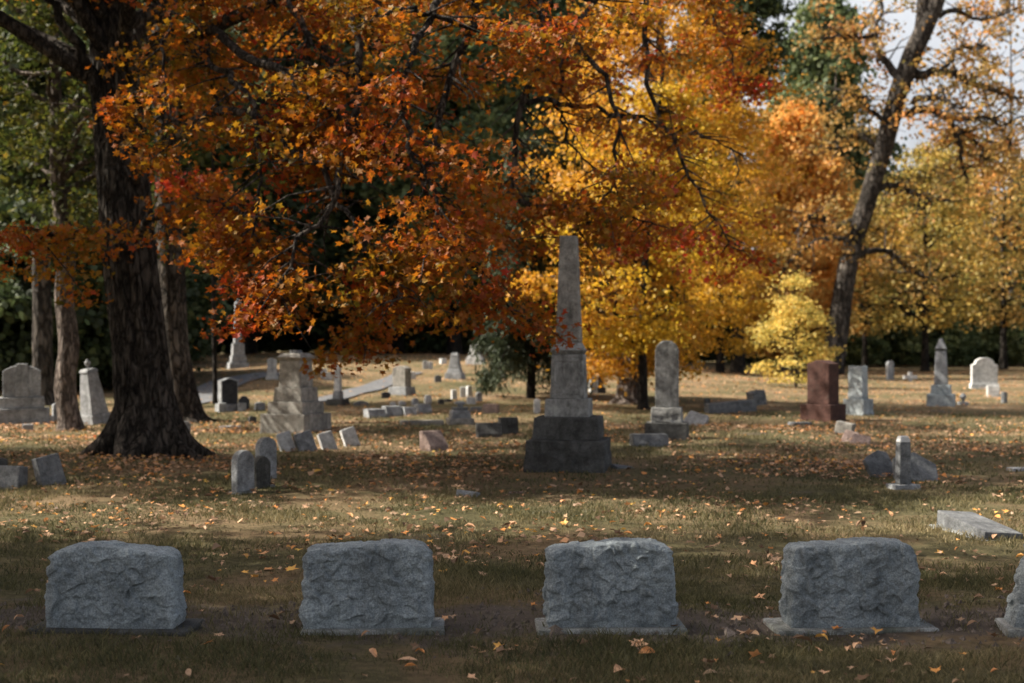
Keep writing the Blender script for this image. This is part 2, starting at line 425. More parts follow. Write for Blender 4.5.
def slant(w, h, d, dt, bev=0.012, rough=0.004, sd=0.0):
    """wedge marker: low front edge, face leaning back (front is -y); dt is the depth of the top"""
    bm = bmesh.new()
    fz = h * 0.25
    pr = [(-d / 2, -0.05), (-d / 2, fz), (d / 2 - dt, h), (d / 2, h), (d / 2, -0.05)]
    a = [bm.verts.new((-w / 2, y, z)) for y, z in pr]; b = [bm.verts.new((w / 2, y, z)) for y, z in pr]
    bm.faces.new(a); bm.faces.new(b[::-1])
    for i in range(5):
        j = (i + 1) % 5
        bm.faces.new((a[j], a[i], b[i], b[j]))
    bmesh.ops.recalc_face_normals(bm, faces=bm.faces[:])
    finish(bm, bev, rough, 1, sd)
    return bm

def join_bm(*bms):
    out = bmesh.new()
    for b in bms:
        me = bpy.data.meshes.new('tmp'); b.to_mesh(me); b.free(); out.from_mesh(me); bpy.data.meshes.remove(me)
    return out

def rock_face(w, h, d, sd, taper=0.05, arch=0.05, px=120):
    """rock-pitched granite block: chipped facets on all faces, wavy pitched edges"""
    r = np.random.default_rng(sd)
    nu, nv, nd = px, int(px * h / w), max(10, int(px * d / w))
    bm = bmesh.new()
    bmesh.ops.create_cube(bm, size=1.0)
    bmesh.ops.delete(bm, geom=bm.faces[:], context='FACES_ONLY')
    bm.free()
    # cube-surface grid
    def grid(n1, n2, fn):
        a, b = np.meshgrid(np.linspace(-1, 1, n1), np.linspace(-1, 1, n2))
        return fn(a.ravel(), b.ravel()), n1, n2
    one = lambda a: np.ones_like(a)
    faces = [grid(nu, nv, lambda a, b: np.stack([a, -one(a), b], 1)), grid(nu, nv, lambda a, b: np.stack([-a, one(a), b], 1)),
             grid(nd, nv, lambda a, b: np.stack([one(a), a, b], 1)), grid(nd, nv, lambda a, b: np.stack([-one(a), -a, b], 1)),
             grid(nu, nd, lambda a, b: np.stack([a, b, one(a)], 1))]
    V, Q, n = [], [], 0
    for g, n1, n2 in faces:
        i, j = np.meshgrid(np.arange(n1 - 1), np.arange(n2 - 1)); k = (j * n1 + i).ravel() + n
        Q.append(np.stack([k, k + 1, k + 1 + n1, k + n1], 1)); V.append(g); n += len(g)
    U = np.concatenate(V); Q = np.concatenate(Q)
    tz = (U[:, 2] + 1) / 2
    X = np.stack([U[:, 0] * w / 2 * (1 - taper * tz), U[:, 1] * d / 2 * (1 - 0.12 * tz), tz * h], 1)
    X[:, 2] += tz ** 3 * arch * (0.5 * (1 - U[:, 0] ** 2) - 0.35 * np.abs(U[:, 0]) ** 6 + 0.25 * np.sin(U[:, 0] * 3 + sd))
    # rounded corners: pull cube corners in a little
    e = np.sort(np.abs(U), axis=1)[:, 1]
    nrm = np.where(np.abs(U) > 0.999, np.sign(U), 0.0); nrm[U[:, 2] < -0.999] *= np.array([1, 1, 0])
    nrm /= np.linalg.norm(nrm, axis=1)[:, None] + 1e-9
    # faceted chips
    nc = 230
    Cc = np.stack([r.uniform(-w / 2, w / 2, nc), r.choice([-1, 1], nc) * d / 2 * r.uniform(0.5, 1, nc), r.uniform(-.02, h + .03, nc)], 1)
    tilt = r.normal(size=(nc, 3)) * 0.26
    base = r.normal(size=nc) * 0.004
    wob = np.array([list(mnoise.noise_vector(Vector(p * 14.0 + sd))) for p in X]) * 0.03
    D = np.linalg.norm((X + wob)[:, None, :] - Cc[None], axis=2)
    idx = np.argsort(D, axis=1)[:, :2]
    ar = np.arange(len(X))
    def pl(k): return base[k] + ((X - Cc[k]) * tilt[k]).sum(1)
    d0, d1 = D[ar, idx[:, 0]], D[ar, idx[:, 1]]
    b = np.clip((d1 - d0) / 0.009, 0, 1) * 0.5 + 0.5
    hgt = b * pl(idx[:, 0]) + (1 - b) * pl(idx[:, 1])
    hgt = np.clip(hgt, -0.014, 0.012)
    fb = np.array([mnoise.fractal(Vector(p * 9.0) + Vector((sd, 0, 0)), 0.8, 2.0, 6) for p in X])
    rd = np.array([1 - abs(mnoise.noise(Vector((p[0] * 8 + p[2] * 3 + sd, p[1] * 9, p[2] * 6 - p[0] * 2)))) * 2.2 for p in X])
    f2 = np.array([mnoise.fractal(Vector(p * 30.0) + Vector((sd, 7, 0)), 0.7, 2.0, 4) for p in X])
    hgt = hgt * 0.95 + fb * 0.008 + rd * 0.003 + f2 * 0.0075
    # the belly of the face stands out, the pitched margins fall back
    rim = 1 - np.clip((e - 0.88) / 0.12, 0, 1) ** 2
    foot = np.clip((tz - 0.02) / 0.14, 0, 1)
    X = X + nrm * (hgt * (0.55 + 0.45 * rim) * (0.3 + 0.7 * foot) + 0.006 * rim * foot)[:, None]
    X[:, 2] -= np.where(U[:, 2] > 0.999, nrm[:, 2] * (hgt * 0.6 * (0.55 + 0.45 * rim)), 0)
    cb = np.clip((e - 0.9) / 0.1, 0, 1)
    X -= (U * np.array([1, 1, 0.6])) * (0.002 * cb ** 2)[:, None]
    X[:, 2] = np.maximum(X[:, 2], -0.01)
    me = raw_mesh('headstone_block', X, Q.ravel(), np.arange(len(Q)) * 4, np.full(len(Q), 4), False)
    bm = bmesh.new(); bm.from_mesh(me); bpy.data.meshes.remove(me)
    bmesh.ops.remove_doubles(bm, verts=bm.verts[:], dist=0.0008)
    bmesh.ops.recalc_face_normals(bm, faces=bm.faces[:])
    return bm

SX = []       # footprints of things that clear grass and litter
def at(px, py, sink=0.02, foot=None):
    g = gp(px, py); s = g.y / F
    SX.append((g.x, g.y, (foot or 14) * s * 0.5))
    return Vector((g.x, g.y, g.z - sink)), s

# ================================================================== SETTING
def build_ground():
    def axis(fine, step, far, n):
        a = np.arange(-fine, fine + step, step)
        g = fine + (far - fine) * (np.linspace(0, 1, n + 1)[1:]) ** 2.2
        return np.concatenate([-g[::-1], a, g])
    xs = axis(9, 0.13, 420, 46)
    ya = np.arange(4.0, 14.0, 0.1); yb = 14 * 1.012 ** np.arange(0, 145)
    yc = yb[-1] + (600 - yb[-1]) * np.linspace(0, 1, 16)[1:] ** 2
    ys = np.concatenate([np.array([-400, -200, -90, -40, -18, -8, -4, -1, 1, 2.2, 3.2]), ya, yb, yc])
    X, Y = np.meshgrid(xs, ys)
    Z = H(X, Y)
    near = (1 - sst(20, 40, np.abs(Y))) * (1 - sst(10, 18, np.abs(X)))
    nz = np.array([mnoise.fractal(Vector((x * 1.7, y * 1.7, 0)), 0.9, 2.1, 4) if w > 0 else 0 for x, y, w in zip(X.ravel(), Y.ravel(), near.ravel())]).reshape(X.shape)
    Z = Z + near * nz * 0.012
    nx, ny = len(xs), len(ys)
    i, j = np.meshgrid(np.arange(nx - 1), np.arange(ny - 1)); k = (j * nx + i).ravel()
    Q = np.stack([k, k + 1, k + 1 + nx, k + nx], 1)
    me = raw_mesh('ground', np.stack([X, Y, Z], -1).reshape(-1, 3), Q.ravel(), np.arange(len(Q)) * 4, np.full(len(Q), 4), True)
    tag(link('ground', me, GROUND), 'leaf strewn cemetery lawn with worn soil', None, None, 'structure')
build_ground()

def road(pix, width):
    ctr = [gp(*p) for p in pix]
    pts, _ = smooth_path(ctr, [1] * len(ctr), 60)
    V = []
    for i, p in enumerate(pts):
        t = (pts[min(i + 1, 59)] - pts[max(i - 1, 0)]); nrm = Vector((-t.y, t.x, 0)).normalized()
        for k in range(7):
            q = p + nrm * width * (k / 6 - 0.5)
            V.append((q.x, q.y, float(H(q.x, q.y)) + 0.03))
    Q = []
    for i in range(59):
        for k in range(6):
            a = i * 7 + k
            Q.append((a, a + 1, a + 8, a + 7))
    return np.array(V), Q
ROADPTS = []
for nm, pix, w in (('road', [(150, 408), (185, 403), (208, 394), (222, 385), (246, 378), (300, 374)], 1.1),
                   ('road', [(296, 405), (322, 401), (350, 394), (376, 387), (396, 380), (412, 373)], 0.7)):
    V, Q = road(pix, w); Q = np.array(Q)
    if nm == 'road' and ROADPTS: V[:, 2] += 0.006
    ROADPTS.append(V)
    o = link(nm, raw_mesh(nm, V, Q.ravel(), np.arange(len(Q)) * 4, np.full(len(Q), 4), True), ROAD)
    tag(o, 'pale asphalt cemetery road winding between the plots', None, None, 'structure')

# ================================================================== TREES
def twig_cluster(center, n, sig, flat, r):
    c = r.normal(size=(n, 3)) * np.array([sig, sig, sig * flat])
    c[:, 2] -= 0.25 * np.hypot(c[:, 0], c[:, 1])
    return c + np.array(center)

def foliage_tree(name, label, loc, h, rad, zlow, tr, leaf, bark, n_cl, per, ls, shape=ROUGH5, flat=0.45, sd=1,
                 group=None, trunk=None, n_limb=16, sig=0.13, conic=False, up=0.35, cat='tree', bare=0.0, gap=0.25, limb_r=0.32, segs=12, topfrac=0.9, flare=0.7):
    r = np.random.default_rng(sd)
    t = thing(name, label, cat, loc, 0, group)
    if trunk is None:
        k = 7
        trunk = [Vector((r.normal() * 0.03 * i * tr * 2, r.normal() * 0.03 * i * tr * 2, -0.3 + (h * topfrac + 0.3) * (i / (k - 1)))) for i in range(k)]
        trad = [tr * (1.0 - 0.9 * (i / (k - 1)) ** 1.1) for i in range(k)]
    else:
        trunk, trad = trunk
    pts, rr = smooth_path(trunk, trad, 34)
    tb = Tubes()
    ph = r.uniform(0, 6)
    tb.add(pts, rr, segs, ridge=0.16, sd=sd * 1.7,
           flare=lambda i, th: flare * max(0, 1 - i / 5.0) ** 2 * (0.45 + 0.55 * math.cos(4 * th + ph) ** 2))
    # clumps spread through the crown's volume, thinner inside, with bays and bulges in its outline
    cl = []
    while len(cl) < n_cl:
        u = r.random(); ang = r.uniform(0, 2 * math.pi)
        prof = (1 - u) ** 0.8 * 1.05 if conic else max(0.05, math.sin(math.pi * min(1, u * 0.86 + 0.13))) ** 0.75
        ed = 0.72 + 0.5 * mnoise.noise(Vector((math.cos(ang) * 1.5 + sd, math.sin(ang) * 1.5, u * 3.2)))
        rr_ = rad * prof * ed * r.random() ** 0.38
        z = zlow + (h - zlow) * u - (0.10 * rr_ if not conic else 0.22 * rr_)
        ax = min(max(z / h, 0), 1)
        k = ax * (len(pts) - 1) / topfrac; k = min(int(k), len(pts) - 1)
        c = Vector((math.cos(ang) * rr_, math.sin(ang) * rr_, z)) + Vector((pts[k].x, pts[k].y, 0))
        if mnoise.noise(c * (1.6 / max(1.0, rad * 0.4)) + Vector((sd, 3, 1))) < -gap: continue
        cl.append(c)
    lb = tb
    order = r.permutation(n_cl)[:n_limb]
    for q in order:
        c = cl[q]; z0 = min(max(c.z - (c - Vector((pts[0].x, pts[0].y, c.z))).length * r.uniform(0.1, 0.55), zlow * 0.8 + 0.3), pts[-1].z - 0.4)
        k = min(range(len(pts)), key=lambda i: abs(pts[i].z - z0))
        p0 = pts[k]; L = (c - p0).length
        side = Vector((r.normal(), r.normal(), r.normal())) * L * 0.07
        m1 = p0.lerp(c, 0.35) + Vector((0, 0, L * 0.10)) + side; m2 = p0.lerp(c, 0.7) + Vector((0, 0, L * 0.07)) - side * 0.6
        lp, lr = smooth_path([p0, m1, m2, c], [max(rr[k] * limb_r * 1.3, 0.02), rr[k] * limb_r + 0.012, 0.02 + rr[k] * limb_r * 0.4, 0.008], 12)
        lb.add(lp, lr, 6)
        for _ in range(3):
            a = lp[r.integers(4, 11)]; b = a + Vector((r.normal(), r.normal(), r.normal() * 0.5 + 0.15)) * L * 0.18
            lb.add([a, a.lerp(b, 0.5) + Vector((0, 0, L * 0.02)), b], [0.018 + tr * 0.03, 0.012 + tr * 0.015, 0.006], 5)
    tb.build('trunk', bark, t)
    C = []
    for c in cl:
        if r.random() < bare: continue
        C.append(twig_cluster(c, max(3, int(per * r.uniform(0.5, 1.5))), sig * rad * r.uniform(0.6, 1.3), flat, r))
    C = np.concatenate(C)
    C = C[C[:, 2] > 0.15]
    S = ls * (0.7 + 0.6 * r.random(len(C)))
    link('crown', leaves_mesh('crown', C, S, shape, up, 0.6, r), leaf, t)
    return t

# ---- the big orange maple in front
def big_maple():
    r = np.random.default_rng(41)
    base = gp(148, 455); d = base.y; s = d / F
    t = thing('maple_tree', 'huge dark trunked maple with drooping orange red leaves filling the upper picture', 'tree', base)
    O = base
    W = lambda px, py, y: P(px, py, y) - O
    cpx = [(150, 470), (149, 448), (147, 425), (143, 400), (139, 350), (133, 290), (127, 225), (121, 160), (117, 100), (112, 40), (113, -40), (120, -130), (128, -230), (140, -330)]
    cr = [44, 40, 35, 31, 28, 27, 26.5, 25, 23.5, 21.5, 19, 15, 11, 5]
    pts, rr = smooth_path([W(a, b, d) for a, b in cpx], [q * s for q in cr], 230)
    tb = Tubes()
    tb.add(pts, rr, 128, ridge=0.2, sd=3.1, flare=lambda i, th: 0.5 * max(0, 1 - i / 36.0) ** 2.4 * (0.25 + 0.75 * max(0, math.cos(2.5 * th + 0.6)) ** 2 + 0.45 * max(0, math.cos(3 * th + 2.0))))
    for k in range(9):
        a = k * 0.70 + r.uniform(-.2, .2); L = r.uniform(.25, .8); w0 = r.uniform(.13, .2)
        q = lambda f, z, da=0.0: Vector((math.cos(a + da) * f, math.sin(a + da) * f, z + float(H(O.x + math.cos(a) * f, O.y + math.sin(a) * f)) - O.z))
        bend = r.uniform(-.4, .4)
        rp, rq = smooth_path([q(.26, .6), q(.46, .22), q(.62 + .2 * L, .03, bend * .4), q(.68 + .6 * L, -.07, bend)], [w0 * 1.1, w0, w0 * .6, .02], 16)
        tb.add(rp, rq, 12, ridge=.25, sd=k * 2.3)
    lb = tb
    big = [  # limbs as pixel, pixel, distance; start radius px
        ([(122, 185, 19.5), (106, 120, 19.3), (84, 60, 19), (54, 2, 18.8), (22, -60, 18.5), (-15, -140, 18)], 9),
        ([(118, 15, 19.4), (160, -50, 18.6), (230, -40, 17.6), (300, 10, 16.8), (308, 73, 16.4), (320, 130, 16.2), (322, 200, 16)], 9),
        ([(115, -60, 19.4), (200, -130, 17.5), (320, -80, 16), (360, 60, 15.2), (340, 180, 14.8), (300, 245, 14.6), (278, 292, 14.5)], 10),
        ([(118, -100, 19.4), (240, -190, 18), (400, -140, 17), (470, -20, 16.5), (452, 78, 16.2), (420, 180, 16), (385, 265, 15.8), (366, 340, 15.7)], 10),
        ([(323, 50, 16.6), (338, 72, 16.6), (373, 77, 16.7), (426, 78, 17), (473, 70, 17.3), (515, 48, 17.6), (570, 40, 18)], 5),
        ([(118, -120, 19.4), (280, -210, 19.5), (470, -150, 19.5), (540, 0, 19.2), (520, 110, 19), (505, 200, 19), (440, 250, 18.6), (410, 262, 18.5)], 10),
        ([(120, -150, 19.4), (330, -250, 20.5), (560, -180, 21), (640, -30, 21), (650, 90, 20.8), (690, 180, 20.6), (735, 245, 20.5)], 10),
        ([(520, 100, 19), (580, 105, 19.4), (640, 120, 20), (700, 135, 20.5), (745, 160, 21)], 5),
        ([(120, -170, 19.4), (330, -290, 22), (520, -220, 23), (640, -100, 23.4), (710, 10, 23.6), (740, 90, 23.8)], 9),
        ([(130, 240, 19.3), (170, 205, 18), (215, 200, 16.8), (255, 225, 15.6), (275, 265, 15), (268, 300, 14.8)], 7),
        ([(126, 190, 19.4), (180, 130, 17.6), (240, 110, 16.2), (300, 150, 15.2), (350, 215, 14.8), (382, 268, 14.6), (410, 300, 14.6)], 8),
        ([(120, 110, 19.4), (160, 60, 18), (210, 60, 16.5), (250, 110, 15.6), (262, 180, 15.2), (250, 240, 15)], 7),
        ([(118, 60, 19.4), (190, 30, 17.4), (270, 70, 15.6), (350, 120, 15), (420, 180, 15), (470, 260, 15.2), (520, 320, 15.5)], 8),
        ([(505, 200, 19), (560, 210, 19), (620, 215, 19.2), (680, 230, 19.4)], 5),
        ([(540, 10, 19.2), (600, 70, 18.6), (620, 150, 18.4), (600, 210, 18.2), (560, 240, 18)], 5),
        ([(132, 250, 19.2), (105, 232, 18.4), (75, 232, 17.8), (45, 240, 17.4), (28, 255, 17.2)], 4),
        ([(120, 150, 19.5), (150, 165, 20.5), (200, 190, 21.5), (260, 200, 22.5)], 5),
        ([(470, -40, 16.5), (430, 20, 15), (400, 100, 14.4), (430, 190, 14.2), (437, 250, 14.2)], 6),
        ([(640, -40, 21), (580, 20, 20), (560, 90, 19.6), (575, 150, 19.4), (640, 190, 19.2)], 5),
        ([(190, -130, 17.8), (196, -30, 17.4), (208, 60, 17.2), (222, 130, 17)], 8),
        ([(350, 30, 15.4), (390, 10, 15), (450, 20, 15), (520, 30, 15.4), (590, 20, 16)], 5),
        ([(200, -60, 17), (170, 20, 16), (165, 90, 15.4), (175, 140, 15.2)], 4),
    ]
    C, SZ = [], []
    def sprays(lp, lr, fac, first, reach=1.0, per=25):
        n = len(lp); L = sum((lp[i + 1] - lp[i]).length for i in range(n - 1))
        m = int(L / 0.235)
        for i in range(m):
            f = first + (1 - first) * (i + r.random()) / m
            k = min(int(f * (n - 1)), n - 2); a = lp[k].lerp(lp[k + 1], f * (n - 1) - k)
            tg = (lp[k + 1] - lp[k]).normalized()
            ang = r.uniform(0, 2 * math.pi)
            o = Vector((math.cos(ang), math.sin(ang), r.normal() * 0.25))
            dirn = (o + tg * 0.6).normalized()
            ln = reach * r.uniform(0.45, 1.25) * (1.05 - 0.45 * f)
            b = a + dirn * ln; b.z -= 0.18 * ln * ln
            mid = a.lerp(b, 0.5) + Vector((r.normal(), r.normal(), 0.6)) * 0.07 * ln
            lb.add([a, mid, b], [0.011 + 0.25 * lr[k], 0.008, 0.004], 5)
            for q in range(int(2 + ln * 4)):
                g = r.uniform(0.25, 1.05); c = a.lerp(b, g) + Vector((r.normal(), r.normal(), r.normal() * 0.4 - 0.15)) * 0.16
                if mnoise.noise((c + O) * 0.85) + 0.55 * mnoise.noise((c + O) * 2.1) < -0.14: continue
                e = a.lerp(b, g)
                if r.random() < 0.4: lb.add([e, c], [0.005, 0.003], 4)
                cc = twig_cluster(c, max(3, int(per * r.uniform(0.5, 1.4) * fac)), 0.14, 0.42, r)
                C.append(cc); SZ.append(np.full(len(cc), 1.0))
    for q, (pl, r0) in enumerate(big):
        lp, lr = smooth_path([W(*c) for c in pl], [(r0 if q == 0 else 0.62 * r0) * s * (1 - 0.88 * i / (len(pl) - 1)) for i in range(len(pl))], 30)
        lp = [q + Vector((r.normal(), r.normal(), r.normal())) * 0.03 for q in lp]
        lb.add(lp, lr, 9, ridge=0.1)
        zs = [i for i, q in enumerate(lp)]
        if q: sprays(lp, lr, 1.0, 0.28)
    # the rest of the crown, high over the frame and round the back
    for i in range(46):
        ang = r.uniform(0, 2 * math.pi); k = r.integers(141, 224); p0 = pts[k]
        L = r.uniform(3.0, 6.8) * (1.1 - 0.5 * (k - 141) / 83)
        b = p0 + Vector((math.cos(ang) * L, math.sin(ang) * L, r.uniform(-0.4, 2.2)))
        if b.z + O.z < 5.0 and b.y + O.y < 17: b.z += 2.0
        lp, lr = smooth_path([p0, p0.lerp(b, .4) + Vector((0, 0, .7)), p0.lerp(b, .75) + Vector((0, 0, .5)), b], [rr[k] * .4, rr[k] * .25, .04, .012], 14)
        lb.add(lp, lr, 7)
        if b.x > -1.6 or b.z + O.z > 7.4: sprays(lp, lr, 0.75, 0.3, 1.25)
    tb.build('trunk', BARK, t)
    C = np.concatenate(C)
    S = 0.092 * (0.45 + 0.95 * r.random(len(C)))
    print('maple leaves', len(C))
    link('crown', leaves_mesh('crown', C, S, STAR, 0.5, 0.9, r, fold=0.3), L_MAPLE, t)
big_maple()

# ---- other trees in the middle distance
def px_trunk(pl, d, base):
    s = d / F
    return [P(a, b, d) - base for a, b, _ in pl], [q * s for _, _, q in pl]

def sized(px, py, d=None):
    g = gp(px, py); return g, g.y / F

g, s = sized(182, 421)
foliage_tree('broadleaf_tree', 'broad flared dark trunk right behind the huge orange maple', g, 13, 3.0, 6.5, 0.5, L_GREEN, BARK, 90, 55, 0.16, STAR, sd=11, n_limb=18, segs=24, flare=0.9,
             trunk=px_trunk([(185, 430, 26), (182, 412, 22), (178, 380, 17), (174, 340, 15), (171, 280, 14.5), (167, 150, 13), (163, 0, 12), (160, -250, 6)], g.y, g))
g, s = sized(70, 430)
foliage_tree('broadleaf_tree', 'slim sunlit pale trunk with yellow green leaves, before the tall leaning monument', g, 9.5, 2.7, 3.4, 0.2, L_LIME, BARKL, 170, 55, 0.13, STAR, sd=12, n_limb=22, segs=20, flare=1.0, gap=0.15,
             trunk=px_trunk([(71, 437, 13), (70, 422, 11.5), (65, 385, 10.5), (69, 345, 10), (64, 295, 9.5), (67, 250, 9), (60, 205, 7.5), (57, 160, 7), (55, 60, 5), (50, -120, 2)], g.y, g))
g, s = sized(43, 405)
foliage_tree('broadleaf_tree', 'dark tree trunk standing behind the big pale family monument', g, 13, 2.4, 4.5, 0.33, L_DARK, BARKG, 80, 60, 0.2, sd=13, n_limb=14,
             trunk=px_trunk([(45, 410, 13), (43, 380, 11), (42, 300, 10), (40, 150, 9), (38, -50, 7), (36, -200, 3)], g.y, g))
g, s = sized(215, 404)
foliage_tree('young_tree', 'thin dark sapling stem beside the black slanted headstone', g, 7.5, 1.6, 4.0, 0.06, L_LIME, BARKD, 40, 30, 0.15, sd=14, n_limb=10,
             trunk=px_trunk([(215, 408, 2.6), (215, 380, 2.4), (214, 320, 2.2), (213, 200, 2), (214, 100, 1.2)], g.y, g))

# golden maple behind the broken column
g, s = sized(630, 403)
foliage_tree('golden_maple', 'spreading golden yellow maple behind the broken column monument', g, 11.5, 3.6, 0.9, 0.42, L_YELLOW, BARKL, 330, 125, 0.108, STAR, flat=0.3, sd=21, n_limb=34, sig=0.11, gap=0.22, segs=26, flare=1.1, limb_r=0.2,
             trunk=px_trunk([(629, 408, 17), (630, 395, 14.5), (632, 375, 13), (636, 340, 12), (645, 280, 10), (655, 180, 8), (660, 60, 5), (660, -40, 2)], g.y, g))
g, s = sized(646, 409)
foliage_tree('golden_maple', 'slender dark stemmed yellow tree between broken column and rounded old tablet', g, 7.2, 2.5, 1.4, 0.12, L_YELLOW, BARKD, 150, 85, 0.105, STAR, flat=0.3, sd=22, n_limb=26, gap=0.2,
             trunk=px_trunk([(644, 414, 7.5), (643, 398, 5.5), (643, 370, 4.6), (642, 320, 4), (650, 200, 3), (664, 60, 1.5)], g.y, g))
g, s = sized(744, 398)
foliage_tree('golden_maple', 'golden tree with low skirts of leaves beyond the fallen grey shaft', Vector((7.9, 54.0, float(H(7.9, 54.0)))), 11.5, 2.7, 1.0, 0.16, L_YELLOW, BARKD, 190, 110, 0.13, STAR, flat=0.3, sd=23, n_limb=24, gap=0.2)

# drooping grey green evergreen by the column
g, s = sized(530, 398)
def evergreen(loc):
    r = np.random.default_rng(31)
    t = thing('evergreen_tree', 'drooping grey green evergreen left of the broken column monument', 'tree', loc)
    tb = Tubes(); tb.add(*smooth_path([Vector((0, 0, -.2)), Vector((.05, 0, 1.5)), Vector((0, 0.05, 4)), Vector((0, 0, 6.6))], [.12, .1, .07, .01], 20), 9, ridge=0.15)
    lb = tb; C = []
    for i in range(120):
        z = 0.9 + 5.4 * (i / 120) ** 0.9; a = r.uniform(0, 6.283); L = (0.4 + 1.15 * (1 - z / 6.6)) * r.uniform(0.6, 1.15)
        p0 = Vector((0, 0, z)); p1 = p0 + Vector((math.cos(a) * L * .6, math.sin(a) * L * .6, .08)); p2 = p0 + Vector((math.cos(a) * L, math.sin(a) * L, -0.45 * L))
        lp, lr = smooth_path([p0, p1, p2], [.03, .015, .006], 8); lb.add(lp, lr, 4)
        for q in lp[2:]:
            for _ in range(4):
                n = 16; w = Vector((r.normal() * .12, r.normal() * .12, 0)); ln = r.uniform(.25, .7)
                u = r.random(n)[:, None]
                C.append(np.array(q + w)[None] + u * np.array([0, 0, -ln]) + r.normal(size=(n, 3)) * .045)
    tb.build('trunk', BARKD, t)
    C = np.concatenate(C); C = C[C[:, 2] > .05]
    link('crown', leaves_mesh('crown', C, 0.15 * (0.6 + 0.8 * r.random(len(C))), NEEDLE, -0.1, 2.0, r), L_SPRUCE, t)
evergreen(g)

# leaning tree on the right
def leaning_tree():
    r = np.random.default_rng(51)
    d = 60.0; g = P(830, 375, d); g.z = float(H(g.x, g.y)); s = d / F
    t = thing('leaning_tree', 'tall dark tree leaning right with bare twisting limbs and sparse gold leaves', 'tree', g)
    W = lambda px, py, dd=d: P(px, py, dd) - g
    tb = lb = Tubes()
    ctl = [(828, 395, 16), (831, 375, 13), (836, 340, 11.5), (842, 300, 10.5), (851, 250, 9.5), (866, 205, 9.3), (884, 145, 9.3), (896, 100, 9.5), (905, 72, 9)]
    pts, rr = smooth_path([W(a, b) for a, b, _ in ctl], [q * s for *_, q in ctl], 60)
    tb.add(pts, rr, 26, ridge=0.16, sd=2.2)
    for fk in ([(900, 90, 10), (912, 55, 10), (926, 25, 9.5), (938, -5, 9), (955, -70, 7), (970, -140, 3)], [(900, 95, 7), (912, 60, 6), (920, 25, 5.5), (922, -20, 5), (915, -90, 2.5)]):
        lp, lr = smooth_path([W(a, b) for a, b, _ in fk], [q * s for *_, q in fk], 24); tb.add(lp, lr, 14, ridge=0.12)
    limbs = [([(902, 82), (888, 66), (878, 52), (875, 32), (880, 14), (884, -10)], 5), ([(884, 152), (872, 143), (860, 135), (846, 140), (838, 150)], 3.2),
             ([(915, 75), (940, 72), (958, 76), (975, 85), (1000, 92), (1020, 98)], 5), ([(940, 73), (950, 60), (962, 48), (985, 46)], 3),
             ([(905, 112), (930, 110), (946, 117), (955, 132), (962, 160), (968, 185)], 5), ([(946, 117), (962, 120), (985, 118), (1003, 130), (1010, 150)], 3.4),
             ([(912, 100), (932, 98), (946, 100), (954, 108)], 4), ([(955, 130), (975, 140), (985, 160)], 2.6), ([(862, 215), (840, 225), (815, 215), (800, 225)], 4),
             ([(890, 125), (870, 110), (855, 95), (830, 90)], 3), ([(875, 35), (855, 38), (840, 36), (820, 40)], 2.2), ([(870, 190), (895, 185), (920, 195), (950, 200)], 4),
             ([(850, 255), (885, 250), (910, 270), (930, 278)], 3.5), ([(855, 240), (820, 240), (790, 262), (775, 290)], 3.5), ([(925, 25), (955, 10), (985, 20), (1010, 10)], 3)]
    C = []
    for pl, r0 in limbs:
        dy = r.uniform(-2.5, 2.5)
        n = len(pl)
        lp, lr = smooth_path([W(a, b, d + dy * i / (n - 1)) for i, (a, b) in enumerate(pl)], [r0 * s * (1 - .75 * i / (n - 1)) for i in range(n)], 22)
        lp = [q + Vector((r.normal(), r.normal(), r.normal())) * .04 for q in lp]
        lb.add(lp, lr, 7)
        for k in range(30):
            i = r.integers(5, 22); a = lp[i]; ln = r.uniform(.4, 1.9)
            dr = Vector((r.normal(), r.normal(), r.normal() * .7)).normalized(); b = a + dr * ln
            m = a.lerp(b, .5) + Vector((r.normal(), r.normal(), r.normal())) * .12
            lb.add([a, m, b], [.04, .025, .01], 4)
            for q in (m.lerp(b, .3), b, b + dr * .3):
                if r.random() < .45 or q.z < 3.2: continue
                C.append(twig_cluster(q, int(r.uniform(6, 20)), .26, .6, r))
    tb.build('trunk', BARKG, t)
    C = np.concatenate(C)
    link('crown', leaves_mesh('crown', C, .13 * (.6 + .7 * r.random(len(C))), ROUGH5, .3, .6, r), L_GOLD, t)
leaning_tree()

# yellow sapling in front of the leaning tree
g, s = sized(796, 388)
foliage_tree('yellow_sapling', 'bright lemon yellow sapling left of the red granite headstone', g, 3.4, 1.4, 0.1, 0.05, L_LEMON, BARKD, 90, 66, 0.095, STAR, sd=64, n_limb=36, gap=0.05, sig=0.15)

def far(px, d): 
    x = (px - 512) / F * d
    return Vector((x, d, float(H(x, d))))
T_ORANGE = foliage_tree('orange_tree', 'pale orange tree glowing left of the leaning trunk', far(796, 70), 13.0, 4.0, 1.2, 0.2, L_ORANGE, BARKG, 240, 120, 0.16, ROUGH5, flat=0.4, sd=71, n_limb=26, gap=0.3)
copy_thing(T_ORANGE, far(880, 88), 2.1, 'orange tree seen behind the leaning trunk, above the grey rough headstone', scale=(0.8, 0.8, 0.75))
T_GOLD = foliage_tree('gold_tree', 'sparse olive gold tree right of the leaning trunk over the tall grey obelisk', far(925, 66), 10.5, 4.2, 2.4, 0.2, L_GOLD, BARKD, 125, 52, 0.135, ROUGH5, flat=0.35, sd=72, n_limb=34, gap=0.12, limb_r=0.4)
copy_thing(T_GOLD, far(1003, 72), 1.2, 'straight dark trunk with gold leaves behind the white shouldered tablet', scale=(0.95, 0.95, 1.1))
copy_thing(T_GOLD, far(955, 82), 4.4, 'paler gold tree standing behind the gap right of the grey obelisk', scale=(1.1, 1.1, 1.3))
copy_thing(T_GOLD, far(865, 74), 3.9, 'low gold tree with dark stem behind the grey rough headstone', scale=(0.8, 0.8, 0.9))
